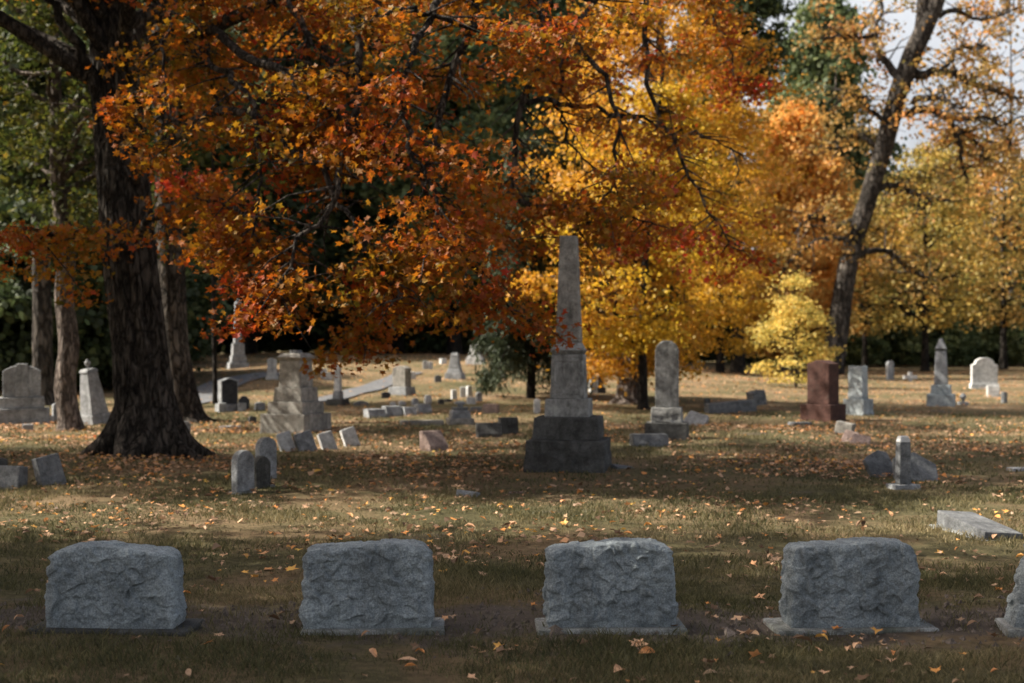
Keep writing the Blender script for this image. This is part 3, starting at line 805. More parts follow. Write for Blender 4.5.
copy_thing(T_GOLD, far(1090, 66), 5.0, 'gold tree reaching in from beyond the white tablet at the picture edge', scale=(1.0, 1.0, 1.05))
T_BARE = foliage_tree('bare_tree', 'tall nearly bare grey tree against the pale sky at the right', far(1012, 84), 23, 3.4, 7, 0.2, L_GOLD, BARKG, 110, 8, 0.22, ROUGH5, sd=73, n_limb=70, gap=0.0, limb_r=0.3)
copy_thing(T_BARE, far(985, 96), 2.0, 'slim leafless tree rising behind the leaning tree', scale=0.9)

# ---- woods
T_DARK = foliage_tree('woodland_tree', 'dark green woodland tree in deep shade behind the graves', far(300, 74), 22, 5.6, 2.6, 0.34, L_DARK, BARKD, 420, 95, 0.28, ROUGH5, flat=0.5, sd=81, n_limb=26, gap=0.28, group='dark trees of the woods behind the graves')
T_MID = foliage_tree('woodland_tree', 'mid green woodland tree with paler leaves behind the graves', far(520, 70), 20, 5.2, 3.0, 0.32, L_GREEN, BARKD, 380, 95, 0.26, ROUGH5, flat=0.5, sd=82, n_limb=26, gap=0.25, group='greener trees of the woods behind the graves')
DARKS = [(-330, 66), (-230, 62), (-140, 64), (-60, 60), (10, 58), (-20, 70), (75, 62), (110, 60), (150, 66), (200, 72), (240, 64), (345, 82), (395, 70), (440, 80), (450, 86),
         (100, 76), (560, 88), (30, 74), (270, 88), (180, 62), (45, 66)]
r = np.random.default_rng(5)
for px, d in DARKS:
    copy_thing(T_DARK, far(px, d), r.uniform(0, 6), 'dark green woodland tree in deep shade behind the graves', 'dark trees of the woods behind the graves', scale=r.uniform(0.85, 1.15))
T_DARK['label'] = 'dark green woodland tree in deep shade behind the graves'
for px, d in [(455, 64), (345, 68), (250, 66), (540, 82), (905, 100), (960, 104), (1035, 98), (500, 86), (420, 92), (330, 98), (690, 94)]:
    copy_thing(T_MID, far(px, d), r.uniform(0, 6), 'mid green woodland tree with paler leaves behind the graves', 'greener trees of the woods behind the graves', scale=r.uniform(0.85, 1.15) * (0.6 if px > 850 else 1))
copy_thing(T_MID, far(818, 90), 0.7, 'tall green tree between the orange tree and the leaning trunk', scale=(1.0, 1.0, 1.15))
T_PINE = foliage_tree('pine_tree', 'black green tree top above the golden maple', far(738, 56), 17.5, 2.5, 11.6, 0.25, L_DARK, BARKD, 170, 70, 0.24, NEEDLE * 1.5, flat=0.35, sd=83, n_limb=22, gap=0.1)

SHRUB = foliage_tree('woodland_shrub', 'dark leafy shrub at the edge of the woods', far(880, 80), 4.2, 2.4, 0.1, 0.06, L_DARK, BARKD, 120, 120, 0.15, ROUGH5, sd=91, n_limb=14, gap=0.5, group='shrubs along the edge of the woods', cat='shrub')
SG = foliage_tree('woodland_shrub', 'yellowish green shrub at the edge of the woods', far(985, 82), 2.4, 1.7, 0.05, 0.04, L_GREEN, BARKD, 85, 90, 0.14, ROUGH5, sd=92, n_limb=10, gap=0.5, group='greener shrubs along the edge of the woods', cat='shrub')
SH = [(700, 88), (770, 90), (820, 84), (850, 90), (915, 84), (945, 90), (980, 84), (1010, 90), (1050, 82), (1100, 84), (1160, 80), (1240, 84), (640, 90), (590, 84), (540, 80), (500, 78), (450, 84), (410, 76), (370, 80), (320, 74),
      (290, 80), (250, 70), (215, 66), (180, 60), (140, 56), (100, 54), (60, 52), (20, 50), (-20, 52), (-70, 50), (-130, 52), (-200, 50), (5, 46), (-40, 48), (120, 48), (165, 50), (-30, 38), (8, 37), (30, 39), (58, 37.5), (82, 39), (105, 38), (130, 41), (-5, 41), (45, 43), (90, 44)]
for px, d in SH:
    copy_thing(SHRUB, far(px, d), r.uniform(0, 6), 'dark leafy shrub at the edge of the woods', 'shrubs along the edge of the woods', scale=r.uniform(0.8, 1.3))
for px, d in [(905, 79), (860, 78), (1025, 80), (1075, 76), (960, 80), (790, 84), (745, 82), (460, 74), (425, 72), (345, 70), (510, 73)]:
    copy_thing(SG, far(px, d), r.uniform(0, 6), 'yellowish green shrub at the edge of the woods', 'greener shrubs along the edge of the woods', scale=r.uniform(0.7, 1.2))

def distant_woods():
    r = np.random.default_rng(17); n = 26000
    x = r.uniform(-105, 95, n); y = 104 + r.random(n) * 22 + np.abs(x) * 0.05
    top = np.where(x < 14, 15.0, 7.0) + 3.0 * np.sin(x * 0.37) + 2 * np.sin(x * 0.9 + 2)
    z = H(x, y) + top * r.random(n) ** 0.9
    me = leaves_mesh('distant_woods', np.stack([x, y, z], 1), 0.75 * (0.6 + 0.8 * r.random(n)), ROUGH5, 0.3, 0, r)
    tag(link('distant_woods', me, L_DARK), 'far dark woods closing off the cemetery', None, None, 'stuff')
distant_woods()

# ---- trees beyond the left edge that throw the shade
T_SHADE = foliage_tree('shade_maple', 'tall maple beyond the left edge shading the front row of graves', Vector((-14.2, 7.3, 0)), 13, 3.9, 3.4, 0.4, L_LIME, BARK, 300, 62, 0.2, STAR, sd=95, n_limb=24, gap=0.2, group='shade trees beyond the left edge')
T_SHADE.scale = (1, 1, 1.4)
for x, y, sc in ((-12.5, 18.2, (1, 1, 1)), (-14.0, 3.0, (1.1, 1.1, 1.3)), (-12.5, 10.4, (0.8, 0.8, 1.45))):
    copy_thing(T_SHADE, Vector((x, y, 0)), x, 'tall maple beyond the left edge shading the front row of graves', 'shade trees beyond the left edge', scale=sc)

# ================================================================== STONES
def build_levels(t, levels, s):
    """levels from the ground up: (part, shape, w px, h px, top w px, depth ratio, material, extra)"""
    z = -0.05
    for i, lv in enumerate(levels):
        nm, shp, w, h, w1, dr, mat = lv[:7]
        ex = lv[7] if len(lv) > 7 else {}
        w, h, w1 = w * s, h * s, w1 * s
        zz = max(z, 0.0) if i else 0.0
        sd = (t.location.x * 3.7 + t.location.y + i * 11) % 97
        bv = min(0.016, 0.12 * min(w, h))
        if shp == 'blk':
            bm = blk(z if i == 0 else zz - 0.003 * 0, zz + h, w, w * dr, w1, w1 * dr, bv, ex.get('rough', 0.004), ex.get('cuts', 3), sd=sd)
        elif shp == 'shaft':
            bm = blk(zz, zz + h, w, w * dr, w1, w1 * dr, bv, ex.get('rough', 0.003), 5, sd=sd)
        elif shp == 'cyl':
            bm = bmesh.new()
            bmesh.ops.create_cone(bm, cap_ends=True, segments=24, radius1=w / 2, radius2=w1 / 2, depth=h, matrix=Matrix.Translation((0, 0, zz + h / 2)))
            bmesh.ops.subdivide_edges(bm, edges=[e for e in bm.edges if abs(e.verts[0].co.z - e.verts[1].co.z) > h * .5], cuts=14)
            finish(bm, 0, ex.get('rough', 0.003), 0, sd)
        elif shp == 'point':
            bm = blk(zz, zz + h, w, w * dr, w1, w1 * dr, bv * .6, .002, 1, sd=sd)
        elif shp == 'lathe':
            prof = ex['prof']; bm = bmesh.new(); n = 18; rows = []
            for (pr, pz) in prof:
                rows.append([bm.verts.new((pr * w / 2 * math.cos(6.2832 * k / n), pr * w / 2 * math.sin(6.2832 * k / n), zz + pz * h)) for k in range(n)])
            for a, b in zip(rows, rows[1:]):
                for k in range(n): bm.faces.new((a[k], a[(k + 1) % n], b[(k + 1) % n], b[k]))
            bm.faces.new(rows[0][::-1]); bm.faces.new(rows[-1])
        else:
            bm = tablet(w, h, w * dr, shp, bv, ex.get('rough', 0.003), sd, z0=-0.001)
            if zz: bmesh.ops.translate(bm, verts=bm.verts[:], vec=(0, 0, zz))
        o = obj(nm, bm, mat, t, smooth=(shp in ('cyl', 'lathe')))
        z = zz + h
        for sub in ex.get('subs', []):
            obj(sub[0], sub[1](w, h, zz, dr), sub[2], o)

def stone(name, label, px, py, levels, rz=0, tilt=(0, 0), group=None, cat='gravestone', sink=0.02):
    w = max(l[2] for l in levels)
    p, s = at(px, py, sink, w)
    t = thing(name, label, cat, p, R(rz), group, (R(tilt[0]), R(tilt[1])))
    build_levels(t, levels, s)
    return t

URN = dict(prof=[(0.5, 0), (0.35, .1), (0.3, .2), (0.8, .4), (1.0, .6), (0.9, .75), (0.5, .82), (0.55, .88), (0.25, .95), (0.05, 1.0)])

# ---- front row of rock faced markers
FRONT = 'rock faced grey markers in the front row'
def front_stone(label, px, py, wb, wt, h, sd, base_w, base_mat, yaw, depth=0.24, arch=0.045, base_off=0.0, tilt=0):
    p, s = at(px, py, 0.01, wb * 1.1)
    t = thing('headstone', label, 'gravestone', p, R(yaw), FRONT, (0, R(tilt)))
    d2 = depth / 2
    bm = rock_face(wb * s, h * s - 0.07 - arch * 0.5, depth, sd, taper=1 - wt / wb, arch=arch)
    bmesh.ops.translate(bm, verts=bm.verts[:], vec=(0, d2, 0.03))
    obj('headstone_block', bm, ROCKFACE, t)
    bm = blk(-0.10, 0.035, base_w * s, depth + 0.13, base_w * s * 0.985, depth + 0.115, 0.014, 0.006, 5, off=(base_off, d2), sd=sd)
    obj('base_slab', bm, base_mat, t)
front_stone('rough grey headstone leftmost in the front row, dark face with level chipped top', 109, 633, 130, 120, 94, 3, 166, DARKSTONE, -3)
front_stone('rough grey headstone of the front row below the four slanted markers, base sunk in grass', 367, 633, 128, 121, 96, 12, 146, CONCRETE, 3, base_off=0.03)
front_stone('pale rough headstone in the front row below the broken column, on a light rimmed base', 612, 632, 129, 122, 96, 25, 152, CONCRETE, 2)
front_stone('rough headstone in the front row below the leaf pile, its pale base jutting left', 856, 632, 131, 123, 97, 37, 166, CONCRETE, 3, base_off=0.0)
front_stone('weathered headstone cut by the right picture edge, narrowing strongly to its top', 1074, 634, 118, 70, 104, 44, 134, CONCRETE, -8, arch=0.03)

# ---- left cluster
stone('family_monument', 'big pale grey family monument with raised central pier on stepped bases', 22, 424,
      [('lower_base', 'blk', 54, 17, 53, .55, GRANITE), ('upper_base', 'blk', 43, 11, 42, .5, GRANITE),
       ('die', 'segment', 36, 32, 36, .42, GRANITE, dict(subs=[('central_pier', lambda w, h, z, dr: blk(z + .002, z + h * 1.04, w * .33, w * dr * 1.16, w * .30, w * dr * 1.12, .01), GRANITE)]))], rz=18, cat='monument')
stone('grave_marker', 'small grey block marker in front of the big pale family monument', 26, 424, [('block', 'blk', 17, 13, 16, .7, GRANITE)], rz=20)
stone('grave_marker', 'tiny grey block lowest before the big pale family monument', 28, 431, [('block', 'blk', 10, 8, 10, .8, GRANITE)], rz=15)
stone('grave_marker', 'small white block right of the big pale family monument', 47, 423, [('block', 'blk', 13, 8, 12, .6, MARBLE)], rz=25)
stone('headstone', 'thin pale slab half hidden by the slim sunlit trunk', 57, 421, [('slab', 'segment', 9, 19, 9, .5, GRANITE)], rz=40)
stone('leaning_monument', 'tall tapering grey monument leaning left beside the huge trunk, sunlit on one side', 96, 424,
      [('base', 'blk', 23, 12, 22, 1, GRANITE), ('die', 'blk', 20, 42, 12, 1, GRANITE), ('cap', 'blk', 14, 3, 11, 1, GRANITE), ('finial', 'lathe', 6, 10, 5, 1, GRANITE, URN)], rz=52, tilt=(0, -9), cat='monument')
stone('slant_marker', 'dark slanted marker cut by the left picture edge', 8, 488, [('block', 'blk', 34, 24, 32, .5, SLATE)], rz=-14, tilt=(-8, 0))
stone('grave_marker', 'small dark stone peeking in at the left edge over the slanted marker', 0, 468, [('block', 'segment', 14, 12, 13, .6, DARKSTONE)], rz=10)
stone('leaning_headstone', 'short thick headstone tipped to the left below the slim sunlit trunk', 53, 485, [('slab', 'blk', 25, 32, 24, .62, SLATE)], rz=38, tilt=(-9, -12))
stone('grave_marker', 'small upright block at the foot of the huge trunk, lit on its left', 183, 434, [('block', 'segment', 12, 14, 11, .7, GRANITE)], rz=45, tilt=(0, 6))

# ---- black slanted stone and the little markers round it
def slant_stone(name, label, px, py, w, h, dpx, mat, rz, tilt=(0, 0), group=None, dt=0.3, sub=None):
    p, s = at(px, py, 0.0, w)
    t = thing(name, label, 'gravestone', p, R(rz), group, (R(tilt[0]), R(tilt[1])))
    obj('block', slant(w * s, h * s, dpx * s, dpx * s * dt, min(.012, w * s * .05), .004, px), mat, t)
    return t
def tablet_face(w, h, d, z):
    bm = tablet(w, h, 0.012, 'serpentine', 0.003)
    bmesh.ops.translate(bm, verts=bm.verts[:], vec=(0, -d / 2 - 0.004, z + 0.02)); return bm
stone('headstone', 'black faced headstone with pale sides and curved top, behind the dark sapling', 228, 411,
      [('base', 'blk', 23, 8, 22, .6, GRANITE), ('die', 'serpentine', 18, 26, 18, .5, GRANITE, dict(subs=[('polished_face', lambda w, h, z, dr: tablet_face(w * .9, h * .92, w * dr, z), BLACKGRANITE)]))], rz=35)
stone('grave_marker', 'small pale block at the left foot of the black faced headstone', 222, 412, [('block', 'blk', 8, 10, 8, .7, GRANITE)], rz=30)
stone('grave_marker', 'small pale block at the right foot of the black faced headstone', 242, 411, [('block', 'blk', 8, 9, 8, .7, GRANITE)], rz=30)
stone('headstone', 'low dark tablet with pale rim, between two small blocks', 244, 409, [('slab', 'shoulder', 11, 14, 11, .35, BLACKGRANITE), ], rz=10)
stone('grave_marker', 'small rounded block left of the stepped pedestal monument', 260, 410, [('block', 'segment', 9, 9, 9, .7, GRANITE)], rz=40)
stone('grave_marker', 'dark little block in the grass before the black faced headstone', 252, 423, [('block', 'segment', 8, 8, 8, .7, DARKSTONE)], rz=35)
stone('flat_marker', 'flat pale slab lying in the grass by the huge trunk', 230, 427, [('slab', 'blk', 22, 2, 21, .8, GRANITE)], rz=12)
stone('obelisk', 'tall thin obelisk far back under the orange leaves left', 238, 368,
      [('base', 'blk', 20, 6, 19, 1, GRANITE), ('plinth', 'blk', 15, 7, 14, 1, GRANITE), ('die', 'blk', 12, 12, 11, 1, GRANITE), ('shaft', 'shaft', 8, 40, 6, 1, GRANITE), ('tip', 'point', 6, 5, 1, 1, GRANITE)], rz=20, cat='monument')
stone('headstone', 'pale tapering headstone behind the stepped pedestal monument', 272, 379, [('base', 'blk', 13, 4, 12, .7, MARBLE), ('die', 'gable', 9, 18, 8, .6, MARBLE)], rz=12)
stone('grave_marker', 'low dark stone on the slope left of the pale tapering headstone', 256, 377, [('block', 'segment', 7, 5, 6, .7, GRANITE)], rz=10)

# stepped pedestal monument
stone('pedestal_monument', 'square brown pedestal monument with flat cap on three stepped bases', 296, 431,
      [('lowest_base', 'blk', 52, 19, 51, 1, BROWNSTONE), ('middle_base', 'blk', 41, 12, 40, 1, BROWNSTONE), ('upper_base', 'blk', 33, 14, 31, 1, BROWNSTONE),
       ('die', 'blk', 25, 27, 23.5, 1, BROWNSTONE), ('cornice', 'blk', 24, 3, 29, 1, BROWNSTONE), ('cap', 'blk', 28, 4, 20, 1, BROWNSTONE), ('top_block', 'blk', 10, 3, 9, 1, GRANITE)], rz=-24, cat='monument')

FOUR = 'row of four tilted markers'
for px, py, w, h, mt, lab in ((289, 451, 15, 21, MARBLE, 'first of four tilted markers, nearest the pedestal monument, with scratched pale face'),
                              (308, 451, 19, 21, GRANITE, 'wide dark tilted marker, the broadest of the row of four'),
                              (330, 449, 15, 19, MARBLE, 'narrow grey tilted marker, third in the row of four'),
                              (353, 446, 15, 20, MARBLE, 'pale sunlit tilted marker at the right end of the row of four')):
    stone('tilted_marker', lab, px, py, [('slab', 'blk', w, h, w * .96, .5, mt)], rz=24, tilt=(-16, -15), group=FOUR)

stone('rounded_headstone', 'thick round topped headstone, largest of three in file before the tilted markers', 243, 493,
      [('foot', 'blk', 24, 4, 23, .7, CONCRETE), ('slab', 'round', 23, 41, 23, .4, GRANITE)], rz=52)
stone('rounded_headstone', 'dark round topped headstone in the middle of three in file', 261, 488, [('slab', 'round', 19, 34, 19, .45, DARKSTONE)], rz=50)
stone('rounded_headstone', 'rearmost of three round topped headstones, its lit top showing above', 266, 478, [('slab', 'round', 21, 43, 21, .4, GRANITE)], rz=44)
stone('flat_marker', 'little pale fragment lying beside the round topped headstones', 270, 487, [('slab', 'blk', 11, 4, 10, .7, GRANITE)], rz=20)
stone('flat_marker', 'tilted pale flush marker in the lawn left of the dark column base', 468, 496, [('slab', 'blk', 22, 7, 21, .9, GRANITE)], rz=-10, tilt=(-8, 6))
stone('flat_marker', 'small flush marker with reddish leaf beside it, before the column base', 516, 493, [('slab', 'blk', 17, 3, 16, .7, PINKSTONE)], rz=6)
slant_stone('wedge_marker', 'wedge marker with pinkish sunlit side and dark slope, in the shaded lawn', 434, 450, 22, 19, 20, PINKSTONE, 36)

# ---- low markers on the lit grass
ROW = 'row of low sloped markers'
for px, py, w, h, lab in ((375, 418, 19, 9, 'low sloped marker, left end of the row beyond the tilted markers'), (392, 416, 17, 10, 'low sloped marker with white top, second in its row'),
                          (409, 415, 13, 8, 'smallest low sloped marker, third in its row'), (423, 413, 15, 9, 'low sloped marker at the right end of its row')):
    slant_stone('bevel_marker', lab, px, py, w, h, w * .8, GRANITE, 28, group=ROW, dt=.75)
stone('grave_curb', 'long low dark curb slab beside the urn pedestal', 422, 425, [('slab', 'blk', 44, 6, 43, .25, BROWNSTONE)], rz=8)
stone('urn_pedestal', 'short stone pedestal carrying a broken urn fragment', 460, 424,
      [('lower_base', 'blk', 26, 7, 25, .9, BROWNSTONE), ('upper_base', 'blk', 20, 8, 18, .9, GRANITE), ('collar', 'blk', 13, 3, 16, .9, GRANITE), ('urn_fragment', 'lathe', 12, 6, 5, 1, GRANITE, dict(prof=[(.6, 0), (.4, .3), (1, .6), (.9, .8), (.4, 1)]))], rz=12, cat='monument')
slant_stone('slant_marker', 'long dark sloped slab, left of a pair beside the column monument', 489, 437, 25, 14, 14, DARKSTONE, 12, dt=.5)
stone('grave_marker', 'dark upright slab, right of a pair beside the column monument', 508, 434, [('slab', 'blk', 20, 18, 19, .45, DARKSTONE)], rz=18)
LITTLE = 'tiny markers on the grassy slope'
for px, py, w, h, shp, mt, lab in ((393, 405, 6, 4, 'segment', MARBLE, 'tiny low marker at the left end of the slope row'),
                               (402, 405, 7, 5, 'segment', MARBLE, 'tiny pale low marker second in the slope row'),
                               (415, 405, 7, 8, 'round', GRANITE, 'tiny round topped marker third in the slope row'),
                               (428, 403, 7, 9, 'round', MARBLE, 'taller round topped tiny marker in the slope row'),
                               (441, 404, 6, 6, 'blk', DARKSTONE, 'tiny dark cube marker on the slope'),
                               (448, 402, 7, 4, 'blk', DARKSTONE, 'tiny flat dark marker between the cube and the slabs on the slope'),
                               (454, 399, 6, 10, 'blk', MARBLE, 'leftmost of three tiny upright slabs on the slope'),
                               (463, 397, 6, 11, 'blk', MARBLE, 'middle of three tiny upright slabs on the slope'),
                               (469, 396, 6, 11, 'blk', MARBLE, 'rightmost of three tiny upright slabs on the slope'),
                               (471, 404, 9, 8, 'blk', MARBLE, 'tiny cube stone below the three upright slabs'),
                               (479, 402, 6, 11, 'round', GRANITE, 'tiny rounded marker right of the three upright slabs'),
                               (476, 411, 12, 5, 'blk', SLATE, 'low blue grey block between urn pedestal and reddish block'),
                               (492, 386, 5, 11, 'round', SLATE, 'left of three slim dark stones up the slope'),
                               (498, 384, 5, 13, 'round', SLATE, 'tallest of three slim dark stones up the slope'),
                               (503, 380, 5, 12, 'round', SLATE, 'farthest of three slim dark stones up the slope'),
                               (443, 364, 7, 6, 'blk', MARBLE, 'small square stone on the hill crest left of the white pedestal'),
                               (425, 369, 5, 9, 'segment', MARBLE, 'small grey upright stone high on the hill crest'),
                               (430, 369, 5, 8, 'blk', MARBLE, 'small white leaning stone high on the hill crest'),
                               (438, 382, 7, 8, 'gable', SLATE, 'small pointed dark stone below the pale tapered pedestal'),
                               (413, 379, 6, 8, 'segment', MARBLE, 'small stone behind the round topped block monument'),
                               (324, 379, 6, 11, 'blk', MARBLE, 'small upright slab behind the little column obelisk'),
                               (329, 380, 7, 8, 'segment', MARBLE, 'small rounded stone right behind the little column obelisk'),
                               (386, 398, 9, 7, 'segment', BLACKGRANITE, 'small dark rounded stone left of the block monument')):
    stone('small_marker', lab, px, py, [('block', shp, w, h, w * .95, .6, mt)], rz=(px * 7) % 45, group=LITTLE)
stone('reddish_block', 'low reddish block marker with pale side near the column', 491, 413, [('block', 'blk', 16, 10, 15, .6, PINKSTONE)], rz=-18)
stone('block_monument', 'round topped block monument lit on the left under hanging orange leaves', 402, 395,
      [('base', 'blk', 22, 9, 20, .9, GRANITE), ('die', 'segment', 15, 21, 15, .8, BROWNSTONE)], rz=-28, cat='monument')
stone('tapered_pedestal', 'pale tapered pedestal with little cap on the grassy slope', 455, 379,
      [('base', 'blk', 18, 7, 17, .9, GRANITE), ('die', 'blk', 14, 4, 12, .9, GRANITE), ('shaft', 'shaft', 11.5, 13, 7, .9, GRANITE), ('cap', 'point', 8, 3, 5, .9, GRANITE)], rz=-14, cat='monument')
stone('white_pedestal', 'bright white stepped pedestal on the hill crest', 475, 364,
      [('base', 'blk', 17, 7, 16, .8, MARBLE), ('step', 'blk', 13, 4, 12, .8, MARBLE), ('die', 'blk', 10, 9, 7, .8, MARBLE)], rz=-10, cat='monument')
stone('small_obelisk', 'small square column obelisk on a dark base by the road', 338, 405,
      [('base', 'blk', 19, 7, 17, .9, DARKSTONE), ('plinth', 'blk', 9, 8, 8, .9, GRANITE), ('shaft', 'shaft', 6.5, 26, 5, .9, MARBLE)], rz=-25, cat='monument')
stone('grave_marker', 'lumpy low stone right of the little column obelisk', 361, 405, [('block', 'segment', 14, 5, 10, .7, SLATE, dict(rough=.02))], rz=12)

# ---- the broken column monument
def recess(w, h, z, dr):
    a = blk(z + h * .09, z + h * .115, w * .74, .02, bev=.004, off=(0, -w * dr / 2 * .97)); b = blk(z + h * .84, z + h * .865, w * .70, .02, bev=.004, off=(0, -w * dr / 2 * .93))
    c = blk(z + h * .119, z + h * .836, .018, .02, bev=.004, off=(-w * .35, -w * dr / 2 * .95)); d = blk(z + h * .119, z + h * .836, .018, .02, bev=.004, off=(w * .35, -w * dr / 2 * .95))
    return join_bm(a, b, c, d)
stone('column_monument', 'tall broken column on a panelled die over blackened stepped blocks', 569, 468,
      [('lowest_base', 'blk', 80, 33, 77, .98, DARKSTONE, dict(rough=.03, cuts=11)), ('second_base', 'blk', 65, 22, 63, .98, DARKSTONE, dict(rough=.009, cuts=6)),
       ('plinth', 'blk', 44, 18, 43, .98, OLDMARBLE, dict(rough=.005)), ('die', 'blk', 34, 44, 31.5, .98, OLDMARBLE, dict(subs=[('panel_border', recess, OLDMARBLE)])),
       ('moulding', 'blk', 29, 4, 34, .98, OLDMARBLE), ('cap', 'blk', 33, 8, 24, .98, OLDMARBLE), ('column', 'shaft', 24.5, 106, 17, .98, BROWNSTONE, dict(rough=.006))], rz=-9, cat='monument', sink=.04)
stone('stone_fragment', 'flat broken fragment on the shaded grass at the right of the column base', 622, 468, [('slab', 'blk', 22, 4, 18, .8, SLATE, dict(rough=.012))], rz=20, tilt=(4, 5))
stone('small_marker', 'slender pale post left of the column monument below the evergreen', 537, 413, [('post', 'segment', 6.5, 15, 6, .8, MARBLE)], rz=8)
stone('headstone', 'pale square headstone glimpsed between column and white flared trunk', 593, 393, [('block', 'blk', 8, 16, 7, .8, MARBLE)], rz=20)
stone('headstone', 'dark stepped stone right beside the glimpsed pale square headstone', 600, 393, [('base', 'blk', 11, 7, 10, .8, DARKSTONE), ('die', 'blk', 6, 11, 6, .8, DARKSTONE)], rz=15)
# ---- rounded old tablet
stone('old_tablet', 'narrow round topped blackened tablet on a dark base right of the column', 667, 439,
      [('base', 'blk', 43, 18, 42, .75, DARKSTONE, dict(rough=.008)), ('plinth', 'blk', 32, 15, 30, .7, OLDMARBLE, dict(rough=.022, cuts=5)), ('slab', 'round', 23, 67, 22, .5, OLDMARBLE, dict(rough=.005))], rz=-10, cat='gravestone')
slant_stone('bevel_marker', 'flat topped sloping marker in front of the blackened tablet', 649, 446, 36, 12, 22, SLATE, 6, dt=.8)
stone('broken_slab', 'cracked slab propped against the base of the blackened tablet', 694, 425, [('slab', 'blk', 24, 15, 20, .3, GRANITE, dict(rough=.015))], rz=-28, tilt=(-38, 14))
stone('small_marker', 'short dark post between blackened tablet and fallen grey shaft', 707, 411, [('post', 'segment', 5.5, 14, 5, .8, DARKSTONE)], rz=10)
def fallen_shaft():
    p, s = at(733, 412, 0, 60)
    t = thing('fallen_obelisk', 'fallen blue grey obelisk shaft lying in the grass left of the red granite', 'monument', p, R(24))
    bm = blk(-31 * s, 24 * s, 10 * s, 9 * s, 13 * s, 12 * s, .015, .01, 5, sd=4)
    bmesh.ops.rotate(bm, verts=bm.verts[:], cent=(0, 0, 0), matrix=Matrix.Rotation(R(88), 3, 'Y')); bmesh.ops.translate(bm, verts=bm.verts[:], vec=(0, 0, 5 * s))
    obj('shaft', bm, SLATE, t)
    bm = blk(18 * s, 33 * s, 14 * s, 12 * s, 15 * s, 14 * s, .02, .025, 5, sd=9)
    bmesh.ops.rotate(bm, verts=bm.verts[:], cent=(0, 0, 0), matrix=Matrix.Rotation(R(80), 3, 'Y')); bmesh.ops.translate(bm, verts=bm.verts[:], vec=(3 * s, .02, 9 * s))
    obj('broken_end', bm, SLATE, t)
fallen_shaft()
# ---- red granite and neighbours
stone('red_headstone', 'red brown granite headstone with curved top on a wide matching base', 823, 421,
      [('base', 'blk', 35, 18, 35, .85, REDGRANITE, dict(rough=.002)), ('die', 'serpentine', 25, 44, 25, .78, REDGRANITE, dict(rough=.003))], rz=-43)
stone('rough_headstone', 'square rock faced grey headstone right of the red granite', 858, 415,
      [('base', 'blk', 24, 17, 23, .85, ROCKFACE, dict(rough=.016, cuts=4)), ('die', 'blk', 16, 33, 15.5, .75, ROCKFACE, dict(rough=.014, cuts=5))], rz=-43)
stone('flat_marker', 'low flat grey marker at the left foot of the red granite', 800, 425, [('slab', 'blk', 22, 4, 20, .7, SLATE)], rz=14)
stone('broken_stone', 'dark brownish stone stub below the red granite', 844, 434, [('block', 'blk', 18, 13, 17, .7, BROWNSTONE, dict(rough=.012))], rz=-30, tilt=(0, 10))
stone('broken_stone', 'leaning reddish slab before the brownish stub', 849, 441, [('slab', 'blk', 16, 12, 14, .4, PINKSTONE, dict(rough=.012))], rz=-25, tilt=(-30, 12))
stone('broken_stone', 'rightmost reddish slab lying nearly flat below the rough grey headstone', 860, 444, [('slab', 'blk', 21, 11, 18, .4, PINKSTONE, dict(rough=.012))], rz=-20, tilt=(-40, 10))
stone('flat_marker', 'dark flush plaque in the lawn left of the leaf pile', 829, 464, [('slab', 'blk', 42, 2, 40, .9, DARKSTONE)], rz=8)
stone('post_marker', 'narrow square post with pale top standing before tilted slate slabs', 903, 489,
      [('foot', 'blk', 29, 7, 27, .75, GRANITE), ('post', 'blk', 13, 42, 11.5, .9, SLATE), ('pale_top', 'blk', 11.5, 6, 8, .9, MARBLE)], rz=12)
stone('slate_slab', 'wide tilted slate slab right behind the pale topped post', 916, 481, [('slab', 'gable', 46, 34, 30, .16, SLATE, dict(rough=.02))], rz=8, tilt=(-34, 10))
stone('slate_slab', 'smaller tilted slate slab left behind the pale topped post', 885, 476, [('slab', 'segment', 30, 28, 20, .2, SLATE, dict(rough=.02))], rz=24, tilt=(-26, -14))
# big flat marker on the right
def big_flat():
    p, s = at(978, 533, 0.01, 70)
    t = thing('bevel_marker', 'large pale slab marker lying tilted in bare soil at the right', 'gravestone', p, R(11), None, (R(2), R(2)))
    bm = bmesh.new(); w, d = 41 * s, 0.8
    vs = [bm.verts.new(c) for c in ((-w / 2, -d / 2, -.06), (w / 2, -d / 2, -.06), (w / 2, d / 2, -.06), (-w / 2, d / 2, -.06), (-w / 2, -d / 2, .085), (w / 2, -d / 2, .075), (w / 2 * .97, d / 2, .13), (-w / 2 * .97, d / 2, .14))]
    for f in ((3, 2, 1, 0), (4, 5, 6, 7), (0, 1, 5, 4), (1, 2, 6, 5), (2, 3, 7, 6), (3, 0, 4, 7)): bm.faces.new([vs[i] for i in f])
    finish(bm, .014, .006, 4, 2); obj('block', bm, SLATE, t)
    bm = blk(-.06, .02, w * 1.2, d * 1.08, w * 1.22, d * 1.05, .012, .008, 4, off=(-w * .1, -.03)); obj('base_slab', bm, CONCRETE, t)
big_flat()
stone('grey_obelisk', 'grey obelisk with pointed cap on two rough bases at the right', 941, 406,
      [('lower_base', 'blk', 27, 13, 26, .95, ROCKFACE, dict(rough=.012)), ('upper_base', 'blk', 20, 9, 19, .95, ROCKFACE, dict(rough=.012)), ('shaft', 'shaft', 13.5, 34, 10, .95, GRANITE),
       ('collar', 'blk', 10.5, 2.5, 11.5, .95, DARKSTONE), ('pointed_cap', 'point', 10.5, 10, 2.5, .95, GRANITE)], rz=-20, cat='monument')
